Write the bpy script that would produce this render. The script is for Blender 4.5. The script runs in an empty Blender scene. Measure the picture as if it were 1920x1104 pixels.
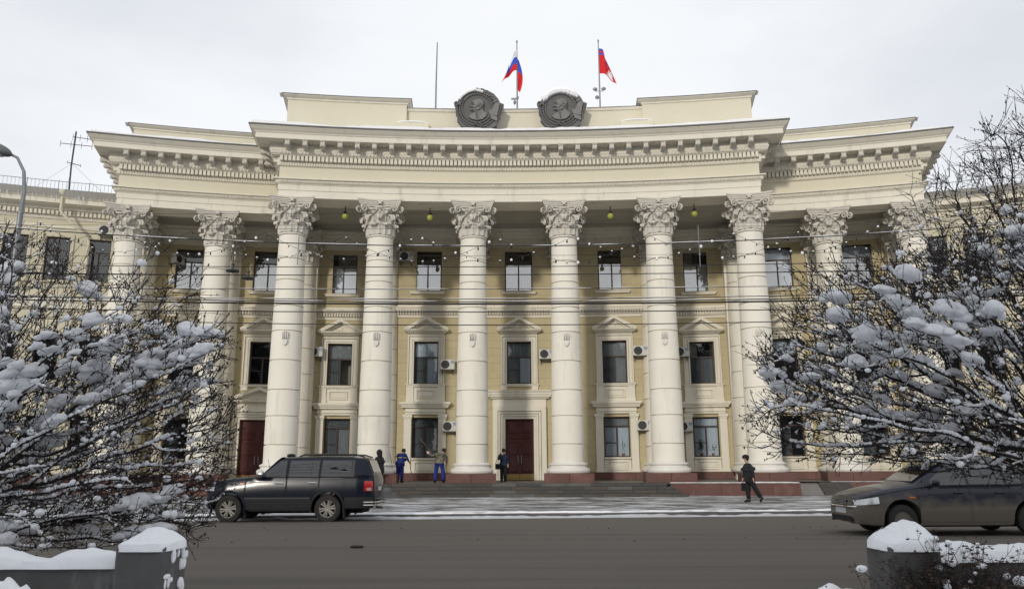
import bpy, bmesh, math, random
import numpy as np
from math import sin, cos, pi, radians, sqrt, atan2
from mathutils import Vector, Matrix, noise
random.seed(7); np.random.seed(7)
SC = bpy.context.scene
COL = SC.collection

# ------------------------------------------------------------------ camera
EYE = 1.579
cam_d = bpy.data.cameras.new('camera'); cam = bpy.data.objects.new('camera', cam_d); COL.objects.link(cam)
cam_d.sensor_width = 36; cam_d.lens = 1480.54/1920*36; cam_d.clip_start = .05; cam_d.clip_end = 3000
PITCH, ROLL, YAW = 0.2135, -0.0044, -0.0044
cam.matrix_world = Matrix.Translation((0,0,EYE)) @ Matrix.Rotation(-YAW,4,'Z') @ Matrix.Rotation(pi/2+PITCH,4,'X') @ Matrix.Rotation(ROLL,4,'Z')
SC.camera = cam

# ------------------------------------------------------------------ sky
SUN_EL, SUN_AZ = radians(17), radians(-21)     # from front left, low winter sun through thin cloud
W = bpy.data.worlds.new('World'); SC.world = W; W.use_nodes = True
nt = W.node_tree; nt.nodes.clear()
def N(nt, t, **k):
    n = nt.nodes.new(t)
    for a, b in k.items():
        if a == 'inp':
            for i, v in b.items(): n.inputs[i].default_value = v
        else: setattr(n, a, b)
    return n
sky = N(nt,'ShaderNodeTexSky', sky_type='NISHITA', sun_disc=False, sun_elevation=SUN_EL, sun_rotation=pi-radians(21)+0, dust_density=3.0)
bg1 = N(nt,'ShaderNodeBackground'); bg1.inputs[1].default_value = .07
nt.links.new(sky.outputs[0], bg1.inputs[0])
tc = N(nt,'ShaderNodeTexCoord'); sep = N(nt,'ShaderNodeSeparateXYZ'); nt.links.new(tc.outputs['Generated'], sep.inputs[0])
mp = N(nt,'ShaderNodeMapping'); mp.inputs['Scale'].default_value = (1.2,1.2,3.0); nt.links.new(tc.outputs['Generated'], mp.inputs[0])
no = N(nt,'ShaderNodeTexNoise', inp={'Scale':1.3,'Detail':5.0,'Roughness':.55}); nt.links.new(mp.outputs[0], no.inputs[0])
rz = N(nt,'ShaderNodeMapRange', inp={'From Min':0.0,'From Max':.75,'To Min':0.0,'To Max':.55}); nt.links.new(sep.outputs[2], rz.inputs[0])
xx_ = N(nt,'ShaderNodeMath', operation='MULTIPLY'); nt.links.new(sep.outputs[0], xx_.inputs[0]); nt.links.new(sep.outputs[0], xx_.inputs[1])
xa_ = N(nt,'ShaderNodeMath', operation='MULTIPLY_ADD'); nt.links.new(xx_.outputs[0], xa_.inputs[0]); xa_.inputs[1].default_value=.75; nt.links.new(rz.outputs[0], xa_.inputs[2])
ad = N(nt,'ShaderNodeMath', operation='MULTIPLY_ADD'); nt.links.new(no.outputs[0], ad.inputs[0]); ad.inputs[1].default_value=.75; nt.links.new(xa_.outputs[0], ad.inputs[2])
cr = N(nt,'ShaderNodeValToRGB'); nt.links.new(ad.outputs[0], cr.inputs[0])
cr.color_ramp.elements[0].position=.42; cr.color_ramp.elements[0].color=(1.0,1.0,1.0,1)
cr.color_ramp.elements[1].position=1.25 if False else 1.0; cr.color_ramp.elements[1].color=(.70,.73,.78,1)
e = cr.color_ramp.elements.new(.78); e.color=(.88,.90,.93,1)
bg2 = N(nt,'ShaderNodeBackground'); nt.links.new(cr.outputs[0], bg2.inputs[0]); bg2.inputs[1].default_value = 1.09
mx = N(nt,'ShaderNodeMixShader'); mx.inputs[0].default_value=.95
out = N(nt,'ShaderNodeOutputWorld'); nt.links.new(bg1.outputs[0],mx.inputs[1]); nt.links.new(bg2.outputs[0],mx.inputs[2]); nt.links.new(mx.outputs[0],out.inputs[0])
# ------------------------------------------------------------------ sun
sd = bpy.data.lights.new('sun','SUN'); sd.energy = 1.7; sd.angle = radians(4); sd.color=(1,.93,.82)
so = bpy.data.objects.new('sun', sd); COL.objects.link(so)
dirv = Vector((sin(-SUN_AZ)*cos(SUN_EL), cos(SUN_AZ)*cos(SUN_EL), -sin(SUN_EL)))
so.rotation_euler = dirv.to_track_quat('-Z','Y').to_euler()
so.location = (-20,-40,30)
SC.view_settings.view_transform='Standard'; SC.view_settings.look='None'; SC.view_settings.exposure=0.0; SC.view_settings.gamma=1; SC.view_settings.use_curve_mapping=False
try:
    SC.cycles.transparent_max_bounces = 12; SC.cycles.max_bounces = 6; SC.cycles.volume_bounces = 0
except Exception: pass

# ------------------------------------------------------------------ materials
MATS = {}
def mat(name, col, rough=.8, col2=None, scale=3.0, amt=.5, bump=.0, bscale=20., metal=0., spec=.5, stretch=(1,1,1), col3=None, c3=(.62,.75), s3=1.0, stretch3=(1,1,1), coat=0., emis=None, detail=6.):
    if name in MATS: return MATS[name]
    m = bpy.data.materials.new(name); m.use_nodes = True; t = m.node_tree; b = t.nodes['Principled BSDF']
    b.inputs['Roughness'].default_value = rough; b.inputs['Metallic'].default_value = metal
    b.inputs['Specular IOR Level'].default_value = spec
    if coat: b.inputs['Coat Weight'].default_value = coat; b.inputs['Coat Roughness'].default_value=.08
    b.inputs['Base Color'].default_value = (*col,1)
    tc0 = N(t,'ShaderNodeTexCoord'); oi = N(t,'ShaderNodeObjectInfo'); ml = N(t,'ShaderNodeMath',operation='MULTIPLY'); ml.inputs[1].default_value=37.; t.links.new(oi.outputs['Random'],ml.inputs[0])
    va = N(t,'ShaderNodeVectorMath',operation='ADD'); t.links.new(tc0.outputs['Object'],va.inputs[0]); t.links.new(ml.outputs[0],va.inputs[1])
    class _T: outputs={'Object':va.outputs[0]}
    tc=_T
    if col2:
        mp = N(t,'ShaderNodeMapping'); mp.inputs['Scale'].default_value = stretch; t.links.new(tc.outputs['Object'], mp.inputs[0])
        no = N(t,'ShaderNodeTexNoise', inp={'Scale':scale,'Detail':detail,'Roughness':.6}); t.links.new(mp.outputs[0], no.inputs[0])
        mr = N(t,'ShaderNodeMapRange', inp={'From Min':.5-amt*.5,'From Max':.5+amt*.5}); t.links.new(no.outputs[0], mr.inputs[0])
        mi = N(t,'ShaderNodeMix', data_type='RGBA'); t.links.new(mr.outputs[0], mi.inputs[0]); mi.inputs[6].default_value=(*col,1); mi.inputs[7].default_value=(*col2,1)
        last = mi.outputs[2]
        if col3:
            mp3 = N(t,'ShaderNodeMapping'); mp3.inputs['Scale'].default_value = stretch3; t.links.new(tc.outputs['Object'], mp3.inputs[0])
            n3 = N(t,'ShaderNodeTexNoise', inp={'Scale':s3,'Detail':7.0,'Roughness':.65}); t.links.new(mp3.outputs[0], n3.inputs[0])
            m3 = N(t,'ShaderNodeMapRange', inp={'From Min':c3[0],'From Max':c3[1]}); t.links.new(n3.outputs[0], m3.inputs[0])
            x3 = N(t,'ShaderNodeMix', data_type='RGBA'); t.links.new(m3.outputs[0], x3.inputs[0]); t.links.new(last, x3.inputs[6]); x3.inputs[7].default_value=(*col3,1)
            last = x3.outputs[2]
        t.links.new(last, b.inputs['Base Color'])
    if bump:
        nb = N(t,'ShaderNodeTexNoise', inp={'Scale':bscale,'Detail':5.0}); t.links.new(tc.outputs['Object'], nb.inputs[0])
        bu = N(t,'ShaderNodeBump', inp={'Strength':bump,'Distance':.02}); t.links.new(nb.outputs[0], bu.inputs['Height']); t.links.new(bu.outputs[0], b.inputs['Normal'])
    if emis: b.inputs['Emission Color'].default_value=(*emis[0],1); b.inputs['Emission Strength'].default_value=emis[1]
    MATS[name] = m; return m
def glass_mat(name, tint, refl=1.6, rough=.02, base=.06):
    if name in MATS: return MATS[name]
    m = bpy.data.materials.new(name); m.use_nodes=True; t=m.node_tree; t.nodes.clear()
    o=N(t,'ShaderNodeOutputMaterial'); tr=N(t,'ShaderNodeBsdfTransparent'); tr.inputs[0].default_value=(*tint,1)
    gl=N(t,'ShaderNodeBsdfGlossy'); gl.inputs['Roughness'].default_value=rough
    fr=N(t,'ShaderNodeFresnel'); fr.inputs[0].default_value=refl
    a=N(t,'ShaderNodeMath',operation='ADD'); a.inputs[1].default_value=base; t.links.new(fr.outputs[0],a.inputs[0])
    tc=N(t,'ShaderNodeTexCoord'); nb=N(t,'ShaderNodeTexNoise',inp={'Scale':1.3,'Detail':2.0}); t.links.new(tc.outputs['Object'],nb.inputs[0])
    bu=N(t,'ShaderNodeBump',inp={'Strength':.15,'Distance':.02}); t.links.new(nb.outputs[0],bu.inputs['Height']); t.links.new(bu.outputs[0],gl.inputs['Normal'])
    x=N(t,'ShaderNodeMixShader'); t.links.new(a.outputs[0],x.inputs[0]); t.links.new(tr.outputs[0],x.inputs[1]); t.links.new(gl.outputs[0],x.inputs[2]); t.links.new(x.outputs[0],o.inputs[0])
    MATS[name]=m; return m
white = mat('cream plaster',(.775,.735,.635),.85,(.70,.66,.56),.9,.7,.12,14., col3=(.48,.445,.38), c3=(.56,.80), s3=1.2, stretch3=(1.6,1.6,.35))
column_m = mat('column plaster',(.82,.785,.695),.8,(.755,.72,.63),.8,.6,.10,18., col3=(.54,.51,.44), c3=(.56,.84), s3=1.0, stretch3=(2.2,2.2,.3))
frieze_m = mat('pale yellow plaster',(.69,.65,.52),.85,(.63,.59,.465),.7,.6,.1,16.)
yellow = mat('ochre plaster',(.53,.46,.29),.9,(.465,.40,.25),1.1,.6,.18,16., col3=(.37,.32,.21), c3=(.58,.85), s3=.9, stretch3=(1.4,1.4,.4))
yellow2 = mat('pale ochre plaster',(.62,.575,.45),.9,(.56,.52,.40),1.1,.6,.18,16.)
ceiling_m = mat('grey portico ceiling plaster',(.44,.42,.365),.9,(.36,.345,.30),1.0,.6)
base_m = mat('white base plaster',(.78,.76,.72),.7,(.64,.61,.56),2.2,.5,.15,20.)
redg = mat('red granite',(.125,.048,.036),.45,(.085,.035,.028),9.,.7,.05,40., col3=(.21,.10,.08), c3=(.5,.8), s3=.8)
greyg = mat('grey granite steps',(.062,.058,.054),.6,(.036,.034,.032),2.5,.6,.1,30., col3=(.13,.122,.115), c3=(.6,.85), s3=1.4, stretch3=(.5,2,2))
greyg2 = mat('brown granite steps',(.085,.068,.052),.6,(.052,.045,.038),2.5,.6,.1,30.)
metal_dark = mat('dark bronze',(.088,.086,.085),.7,(.14,.137,.135),3.,.7,.3,9.)
tin = mat('dark roof edge metal',(.07,.075,.075),.6,(.14,.14,.13),2.,.6)
snow = mat('snow',(.93,.935,.95),.8,(.87,.88,.92),5.,.6,.55,14., spec=.2)
frame_m = mat('dark brown window frame',(.035,.018,.014),.4)
glass_m = glass_mat('window glass',(.86,.89,.91),1.5,.02,.03); glass_hi = glass_mat('upper window glass',(.86,.89,.91),1.6,.02,.24)
MATS['snow'].node_tree.nodes['Principled BSDF'].inputs['Subsurface Weight'].default_value=.35; MATS['snow'].node_tree.nodes['Principled BSDF'].inputs['Subsurface Radius'].default_value=(1,1,1); MATS['snow'].node_tree.nodes['Principled BSDF'].inputs['Subsurface Scale'].default_value=.04
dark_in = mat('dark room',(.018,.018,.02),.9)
curt_w = mat('white curtain',(.86,.89,.93),.9,(.72,.76,.81),3.,.6)
curt_g = mat('grey blind',(.45,.45,.44),.9,(.30,.30,.29),3.,.6)
curt_d = mat('dim grey blind',(.19,.195,.20),.9)
door_m = mat('dark red lacquered wood',(.085,.010,.008),.38,(.055,.007,.006),4.,.6, stretch=(4,4,.6), coat=.2)
brass = mat('brass',(.45,.33,.13),.35,metal=.9)
steel = mat('steel',(.55,.56,.57),.3,metal=.9)
dark_metal = mat('dark painted metal',(.03,.03,.032),.5)
grey_metal = mat('grey galvanised metal',(.26,.28,.29),.5,(.2,.21,.22),8.,.5,metal=.4)
ac_m = mat('off white appliance shell',(.62,.62,.59),.5,(.52,.52,.48),2.,.6)
ac_dark = mat('dark fan grille',(.035,.035,.037),.6)
concrete = mat('weathered concrete',(.125,.122,.116),.9,(.070,.068,.065),3.,.7,.6,14., col3=(.21,.205,.195), c3=(.55,.75), s3=2.2, stretch3=(2,2,.5))
bark = mat('dark bark',(.030,.023,.021),.9,(.015,.012,.012),12.,.6)
bud_m = mat('dry dark seed heads',(.055,.028,.020),.9,(.030,.018,.015),9.,.6)
wire_m = mat('black cable',(.02,.02,.021),.6)
wire_s = mat('snow crusted cable',(.42,.44,.47),.8,(.10,.10,.105),14.,.35)
black_rub = mat('tyre rubber',(.022,.022,.022),.85,(.05,.046,.04),6.,.5)
globe_m = mat('yellow green glass globe',(.42,.44,.09),.4)
skin_m = mat('skin',(.45,.27,.20),.6)

# ------------------------------------------------------------------ mesh helper
class M:
    def __init__(s): s.v=[]; s.f=[]; s.mi=[]; s.T=None; s.m=0
    def add(s, vs, fs):
        n=len(s.v)
        if s.T is not None: vs=[tuple(s.T @ Vector(v)) for v in vs]
        s.v.extend(vs); s.f.extend([tuple(i+n for i in f) for f in fs]); s.mi.extend([s.m]*len(fs)); return s
    def box(s,x0,x1,y0,y1,z0,z1):
        return s.add([(x0,y0,z0),(x1,y0,z0),(x1,y1,z0),(x0,y1,z0),(x0,y0,z1),(x1,y0,z1),(x1,y1,z1),(x0,y1,z1)],
            [(0,3,2,1),(4,5,6,7),(0,1,5,4),(1,2,6,5),(2,3,7,6),(3,0,4,7)])
    def bbox(s,x0,x1,y0,y1,z0,z1,b=.01):   # box whose front (-y) edges are chamfered
        return s.add([(x0,y0+b,z0),(x1,y0+b,z0),(x1,y1,z0),(x0,y1,z0),(x0,y0+b,z1),(x1,y0+b,z1),(x1,y1,z1),(x0,y1,z1),
            (x0+b,y0,z0+b),(x1-b,y0,z0+b),(x1-b,y0,z1-b),(x0+b,y0,z1-b)],
            [(0,3,2,1),(4,5,6,7),(1,2,6,5),(3,0,4,7),(2,3,7,6),(8,9,10,11),(0,1,9,8),(1,5,10,9),(5,4,11,10),(4,0,8,11)])
    def prism(s, poly, y0, y1, axis='y'):  # poly in (a,b); extruded along axis
        n=len(poly)
        def P(a,b,c): return {'y':(a,c,b),'x':(c,a,b),'z':(a,b,c)}[axis]
        vs=[P(a,b,y0) for a,b in poly]+[P(a,b,y1) for a,b in poly]
        fs=[tuple(range(n)), tuple(range(2*n-1,n-1,-1))]+[(i,n+i,n+(i+1)%n,(i+1)%n) for i in range(n)]
        return s.add(vs,fs)
    def lathe(s, prof, seg=24, c=(0,0,0), a0=0, a1=2*pi):
        full=abs(a1-a0-2*pi)<1e-6; na=seg if full else seg+1; vs=[];fs=[]
        for r,z in prof:
            for k in range(na):
                a=a0+(a1-a0)*k/seg; vs.append((c[0]+r*cos(a),c[1]+r*sin(a),c[2]+z))
        for i in range(len(prof)-1):
            for k in range(seg):
                k2=(k+1)%na; fs.append((i*na+k,i*na+k2,(i+1)*na+k2,(i+1)*na+k))
        return s.add(vs,fs)
    def lathe_y(s, prof, seg=24, c=(0,0,0)):  # prof (r, y) about y axis
        vs=[];fs=[]
        for r,y in prof:
            for k in range(seg):
                a=2*pi*k/seg; vs.append((c[0]+r*cos(a),c[1]+y,c[2]+r*sin(a)))
        for i in range(len(prof)-1):
            for k in range(seg):
                k2=(k+1)%seg; fs.append((i*seg+k,i*seg+k2,(i+1)*seg+k2,(i+1)*seg+k))
        return s.add(vs,fs)
    def blob(s,c,r,u=8,v=5):
        if not hasattr(r,'__len__'): r=(r,r,r)
        vs=[(c[0],c[1],c[2]-r[2])];fs=[]
        for i in range(1,v):
            t=pi*i/v
            for k in range(u):
                a=2*pi*k/u; vs.append((c[0]+r[0]*sin(t)*cos(a),c[1]+r[1]*sin(t)*sin(a),c[2]-r[2]*cos(t)))
        vs.append((c[0],c[1],c[2]+r[2])); L=len(vs)-1
        for k in range(u):
            k2=(k+1)%u; fs.append((0,1+k2,1+k)); fs.append((L,1+(v-2)*u+k,1+(v-2)*u+k2))
            for i in range(v-2): fs.append((1+i*u+k,1+i*u+k2,1+(i+1)*u+k2,1+(i+1)*u+k))
        return s.add(vs,fs)
    def tube(s,pts,rad,n=6,cap=True):
        pts=[Vector(p) for p in pts]
        if not hasattr(rad,'__len__'): rad=[rad]*len(pts)
        vs=[];fs=[];up=None
        for i,p in enumerate(pts):
            d=(pts[min(i+1,len(pts)-1)]-pts[max(i-1,0)])
            if d.length<1e-9: d=Vector((0,0,1))
            d.normalize()
            if up is None:
                up=Vector((0,0,1)) if abs(d.z)<.9 else Vector((1,0,0))
            a=d.cross(up)
            if a.length<1e-5: a=d.cross(Vector((.3,.9,.1)))
            a.normalize(); b=a.cross(d); up=b
            for k in range(n):
                t=2*pi*k/n; vs.append(tuple(p+(a*cos(t)+b*sin(t))*rad[i]))
        for i in range(len(pts)-1):
            for k in range(n):
                k2=(k+1)%n; fs.append((i*n+k,i*n+k2,(i+1)*n+k2,(i+1)*n+k))
        if cap: fs.append(tuple(range(n-1,-1,-1))); fs.append(tuple(range((len(pts)-1)*n,len(pts)*n)))
        return s.add(vs,fs)
    def sweep(s, path, prof, closed_prof=False, caps=False):   # path in plan, prof (out,z), outward = right of travel
        n=len(path); L=[]
        for i,(x,y) in enumerate(path):
            ds=[]
            if i>0: ds.append(Vector((x-path[i-1][0],y-path[i-1][1])).normalized())
            if i<n-1: ds.append(Vector((path[i+1][0]-x,path[i+1][1]-y)).normalized())
            ns=[Vector((d.y,-d.x)) for d in ds]
            m=sum(ns,Vector((0,0))).normalized(); k=1/max(.3,m.dot(ns[0]))
            L.append(m*k)
        vs=[(p[0]+m.x*o,p[1]+m.y*o,z) for p,m in zip(path,L) for o,z in prof]; q=len(prof)
        fs=[]
        R_=q if closed_prof else q-1
        for i in range(n-1):
            for j in range(R_):
                j2=(j+1)%q; fs.append((i*q+j,(i+1)*q+j,(i+1)*q+j2,i*q+j2))
        if caps: fs.append(tuple(range(q))); fs.append(tuple(range(n*q-1,(n-1)*q-1,-1)))
        return s.add(vs,fs)
    def grid(s, fn, nu, nv):
        vs=[fn(i/nu,j/nv) for i in range(nu+1) for j in range(nv+1)]
        fs=[(i*(nv+1)+j,(i+1)*(nv+1)+j,(i+1)*(nv+1)+j+1,i*(nv+1)+j+1) for i in range(nu) for j in range(nv)]
        return s.add(vs,fs)
    def mesh(s,name,mats,smooth=False,angle=None):
        me=bpy.data.meshes.new(name); me.from_pydata(s.v,[],s.f)
        if not isinstance(mats,(list,tuple)): mats=[mats]
        for m in mats: me.materials.append(m)
        if any(s.mi): me.polygons.foreach_set('material_index',s.mi)
        if smooth: me.polygons.foreach_set('use_smooth',[True]*len(me.polygons))
        me.update()
        if smooth and angle: me.set_sharp_from_angle(angle=radians(angle))
        return me
    def build(s,name,mats,parent=None,smooth=False,angle=40,loc=(0,0,0),rotz=0,**k):
        return obj(name,s.mesh(name,mats,smooth,angle),parent,loc,rotz,**k)
def fixn(me):
    b=bmesh.new(); b.from_mesh(me); bmesh.ops.recalc_face_normals(b,faces=b.faces); b.to_mesh(me); b.free(); return me
def obj(name, me, parent=None, loc=(0,0,0), rotz=0, scale=None, **k):
    o=bpy.data.objects.new(name,me); COL.objects.link(o)
    if parent is not None: o.parent=parent
    o.location=loc; o.rotation_euler=(0,0,rotz)
    if scale: o.scale=scale if hasattr(scale,'__len__') else (scale,)*3
    for a,b in k.items(): o[a]=b
    return o
def thing(name,label,cat,loc=(0,0,0),rotz=0,group=None):
    o=obj(name,None,None,loc,rotz,label=label,category=cat)
    if group: o['group']=group
    o.empty_display_size=.2
    return o
def copytree(src, parent=None, loc=None, rotz=None, **k):
    c=src.copy(); COL.objects.link(c)
    c.parent=parent
    if loc is not None: c.location=loc
    if rotz is not None: c.rotation_euler=(0,0,rotz)
    for ch in src.children: copytree(ch,c)
    for a,b in k.items(): c[a]=b
    return c
# ------------------------------------------------------------------ the building: plan is an arc seen from inside
R, D = 72.603, 39.39
CP = [a/72.603 for a in (-19.61,-15.36,-11.34,-6.94,-2.17,2.53,7.37,11.88,16.12,20.10)]
RF = R-.72
YC = D-R
def pl(phi, r, z=0): return (r*sin(phi), r*cos(phi)-R, z)           # relative to the building's own origin
def arc(p0,p1,r,step=.011):
    n=max(2,int(abs(p1-p0)/step)+1); return [pl(p0+(p1-p0)*i/n,r)[:2] for i in range(n+1)]
B = thing('government_building','long cream neoclassical building with a concave colonnade of ten tall Corinthian columns','building',(0,D,0))

# --- column prototypes (drums, base, capital)
def shaft_r(z): # z above the base of the column
    t=max(0,(z-2.7)/(11.82-2.7)); return .785-.135*t**1.25
JO=[.50,1.38,2.73,3.98,5.41,6.85,8.11,9.41,10.50,11.74]
def drum_mesh(i):
    a,b=JO[i],JO[i+1]; m=M(); g=.026
    m.lathe([(shaft_r(a)-.06,a+.018),(shaft_r(a),a+g),(shaft_r((a+b)/2),(a+b)/2),(shaft_r(b),b-g),(shaft_r(b)-.06,b-.018)],40)
    return m.mesh('drum',column_m,True,30)
DR=[drum_mesh(i) for i in range(9)]
core=M(); core.lathe([(shaft_r(z)-.065,z) for z in (.3,2.7,6,9,11.8)],32); core.lathe([(shaft_r(11.74)-.01,11.74),(.69,11.75),(.70,11.78),(.69,11.81),(.655,11.82)],32)
CORE=core.mesh('column_core',column_m,True,30)
bm_=M()
def tor(r,z0,z1,p): return [(r-p*(1-sin(pi*t/6)) , z0+(z1-z0)*(1-cos(pi*t/6))/2) for t in range(7)]
prof=[(0,0),(1.00,0)]+tor(1.06,.0,.24,.07)[1:]+[(.93,.26),(.89,.30),(.88,.35),(.90,.37)]+tor(.95,.37,.47,.05)+[(.84,.485),(.80,.53)]
bm_.lathe(prof,40); BASE=bm_.mesh('base',base_m,True,35)
def capital_mesh(detail=True):
    m=M()
    # bell
    m.lathe([(.64,0),(.64,.5),(.66,.9),(.74,1.25),(.84,1.42),(.80,1.46)],24)
    # leaves
    def leaf(ang,z0,h,w,r0,out):
        nu,nv=8,6
        ct=[(0,0),(.03,.3),(.05,.55),(.09,.78),(.20,.95),(.36,1.0),(.50,.93),(.56,.80),(.50,.72)]
        def fn(u,v):
            t=u*(len(ct)-1); i=min(int(t),len(ct)-2); q=t-i
            o=(ct[i][0]*(1-q)+ct[i+1][0]*q)*out/.56; z=(ct[i][1]*(1-q)+ct[i+1][1]*q)*h
            s=(v-.5)*2
            ww=w*(.75+.35*sin(pi*min(1,u*1.15)))*(1-.55*max(0,u-.7)/.3)*(1+.13*sin(u*22))
            rr=r0+.02+o+.045*(1-abs(s))*(1 if v!=.5 else 1.3)-.05*s*s+(.02*cos(s*9))
            a=ang+s*ww/2/max(.5,rr)
            return (rr*cos(a),rr*sin(a),z0+z-(.05*s*s*u))
        m.grid(fn,nu,nv)
    for k in range(8): leaf(2*pi*k/8+pi/8,0.02,.60,.50,.64,.28)
    for k in range(8): leaf(2*pi*k/8,0.05,1.02,.50,.65,.34)
    for k in range(8): leaf(2*pi*k/8+pi/8*(1 if k%2 else 1),.70,.52,.26,.70,.22)
    for q in range(4):
        m.T=Matrix.Rotation(q*pi/2,4,'Z')
        for sx in (-1,1):
            pts=[];rad=[]
            for t in range(9):
                u=t/8; x=.14+.61*u; z=.86+.58*sin(u*pi/2)
                pts.append((sx*x,-(.72+.30*(x/.8)**2),z)); rad.append(.035+.015*u)
            cx,cz=.75,1.27
            for t in range(1,22):
                a=pi/2-t*.45; rr=.17*(1-t/24)
                x=cx+rr*cos(a); pts.append((sx*x,-(.76+.32*(x/.8)**2)-.02*t/21,cz+rr*sin(a))); rad.append(.045-.001*t)
            m.tube(pts,rad,5)
            # inner small scroll
            pts=[(sx*(.10+.10*cos(a)),-.80,1.22+.10*sin(a)) for a in [i*.5 for i in range(11)]]
            m.tube(pts,[.03]*11,4)
            m.blob((sx*.42,-.86,1.30),(.16,.07,.07),8,5)
        # flower / star and emblem disc
        st=[]
        for i in range(10):
            a=pi/2+i*pi/5; r_=.155 if i%2==0 else .065
            st.append((r_*cos(a),1.62+r_*sin(a)))
        m.prism(st,-1.0,-.86)
        m.T=None
    m.blob((0,-.84,1.42),(.16,.07,.09),8,5)
    # hammer and sickle relief on each face
    for q in range(4):
        m.T=Matrix.Rotation(q*pi/2,4,'Z')
        m.tube([(.15*cos(a)+.01,-.84,1.02+.16*sin(a)) for a in [ -2.2+i*.35 for i in range(12)]],[.014]+[.03]*6+[.035]*3+[.02,.01],5)
        m.tube([(-.05,-.85,.88),(-.13,-.85,.78)],.025,5)
        m.tube([(-.10,-.87,1.12),(.10,-.87,.90)],.022,5); m.tube([(-.14,-.88,1.06),(-.03,-.88,1.17)],.035,4)
    m.T=None
    # abacus with concave sides
    def ab(h,z0,z1):
        pts=[]
        for q in range(4):
            for t in range(9):
                u=-1+2*t/8
                if abs(u)>.999: continue
                x=u*h*.97; y=-(h*.80+(h*.20)*u*u)
                c,s=cos(q*pi/2),sin(q*pi/2); pts.append((x*c-y*s,x*s+y*c))
            c,s=cos(q*pi/2),sin(q*pi/2)
            for x,y in ((h*.97,-h*.99),(h*.99,-h*.97)): pts.append((x*c-y*s,x*s+y*c))
        m.prism(pts,z0,z1,'z')
    ab(.99,1.44,1.52); ab(1.04,1.525,1.60); ab(1.08,1.605,1.70); ab(1.13,1.705,1.79)
    return m.mesh('capital',mat('weathered capital plaster',(.66,.63,.56),.85,(.54,.51,.455),5.,.6,.25,25.),True,50)
CAP=capital_mesh()
em=M()
em.prism([(-.13,.0),(.13,.0),(.14,-.10),(.10,-.22),(0,-.30),(-.10,-.22),(-.14,-.10)],-.83,-.70)
for i,x in enumerate((-.125,-.042,.042,.125)):
    em.T=Matrix.Rotation(x*.35,4,'Y'); em.prism([(x-.018,.06),(x+.018,.06),(x+.026,.28),(x,.42+.04*(1.5-abs(i-1.5))),(x-.026,.28)],-.85,-.70); em.T=None
EM=em.mesh('shield_emblem',base_m)
plm=M(); plm.box(-1.18,1.18,-1.18,1.18,-.43,-.002); 
def red_plinth(w,z0,z1,depth):
    m=M()
    for i in range(2):
        m.bbox(-w+i*w+.004,-w+(i+1)*w-.004,-depth,depth,z0,z1,.008)
    return m
PL=red_plinth(1.19,-.43,0,1.19).mesh('plinth',redg)
def column(idx, r, scale=1., rear=False):
    phi=CP[idx]
    c=obj('half_column' if rear else 'column',CORE,B,pl(phi,r,1.22),-phi, scale=(scale,scale,1) if scale!=1 else None)
    obj('base',BASE,c)
    for i in range(9): obj('drum',DR[i],c)
    obj('capital',CAP,c,(0,0,11.82))
    if not rear: obj('plinth',PL,c)
    if not rear and 2<=idx<=7: obj('shield_emblem',EM,c,(0,0,6.38),scale=(.9,1.015,.95))
    return c
for i in range(10):
    rr = R if 2<=i<=7 else (R+2.89 if i<2 else R+3.18)
    column(i, rr)
RR=[6.25,6.25,5.95,5.75,5.75,5.75,5.75,5.95,6.2,6.2]
for i in range(10): column(i, R+RR[i], .93, True)

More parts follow.
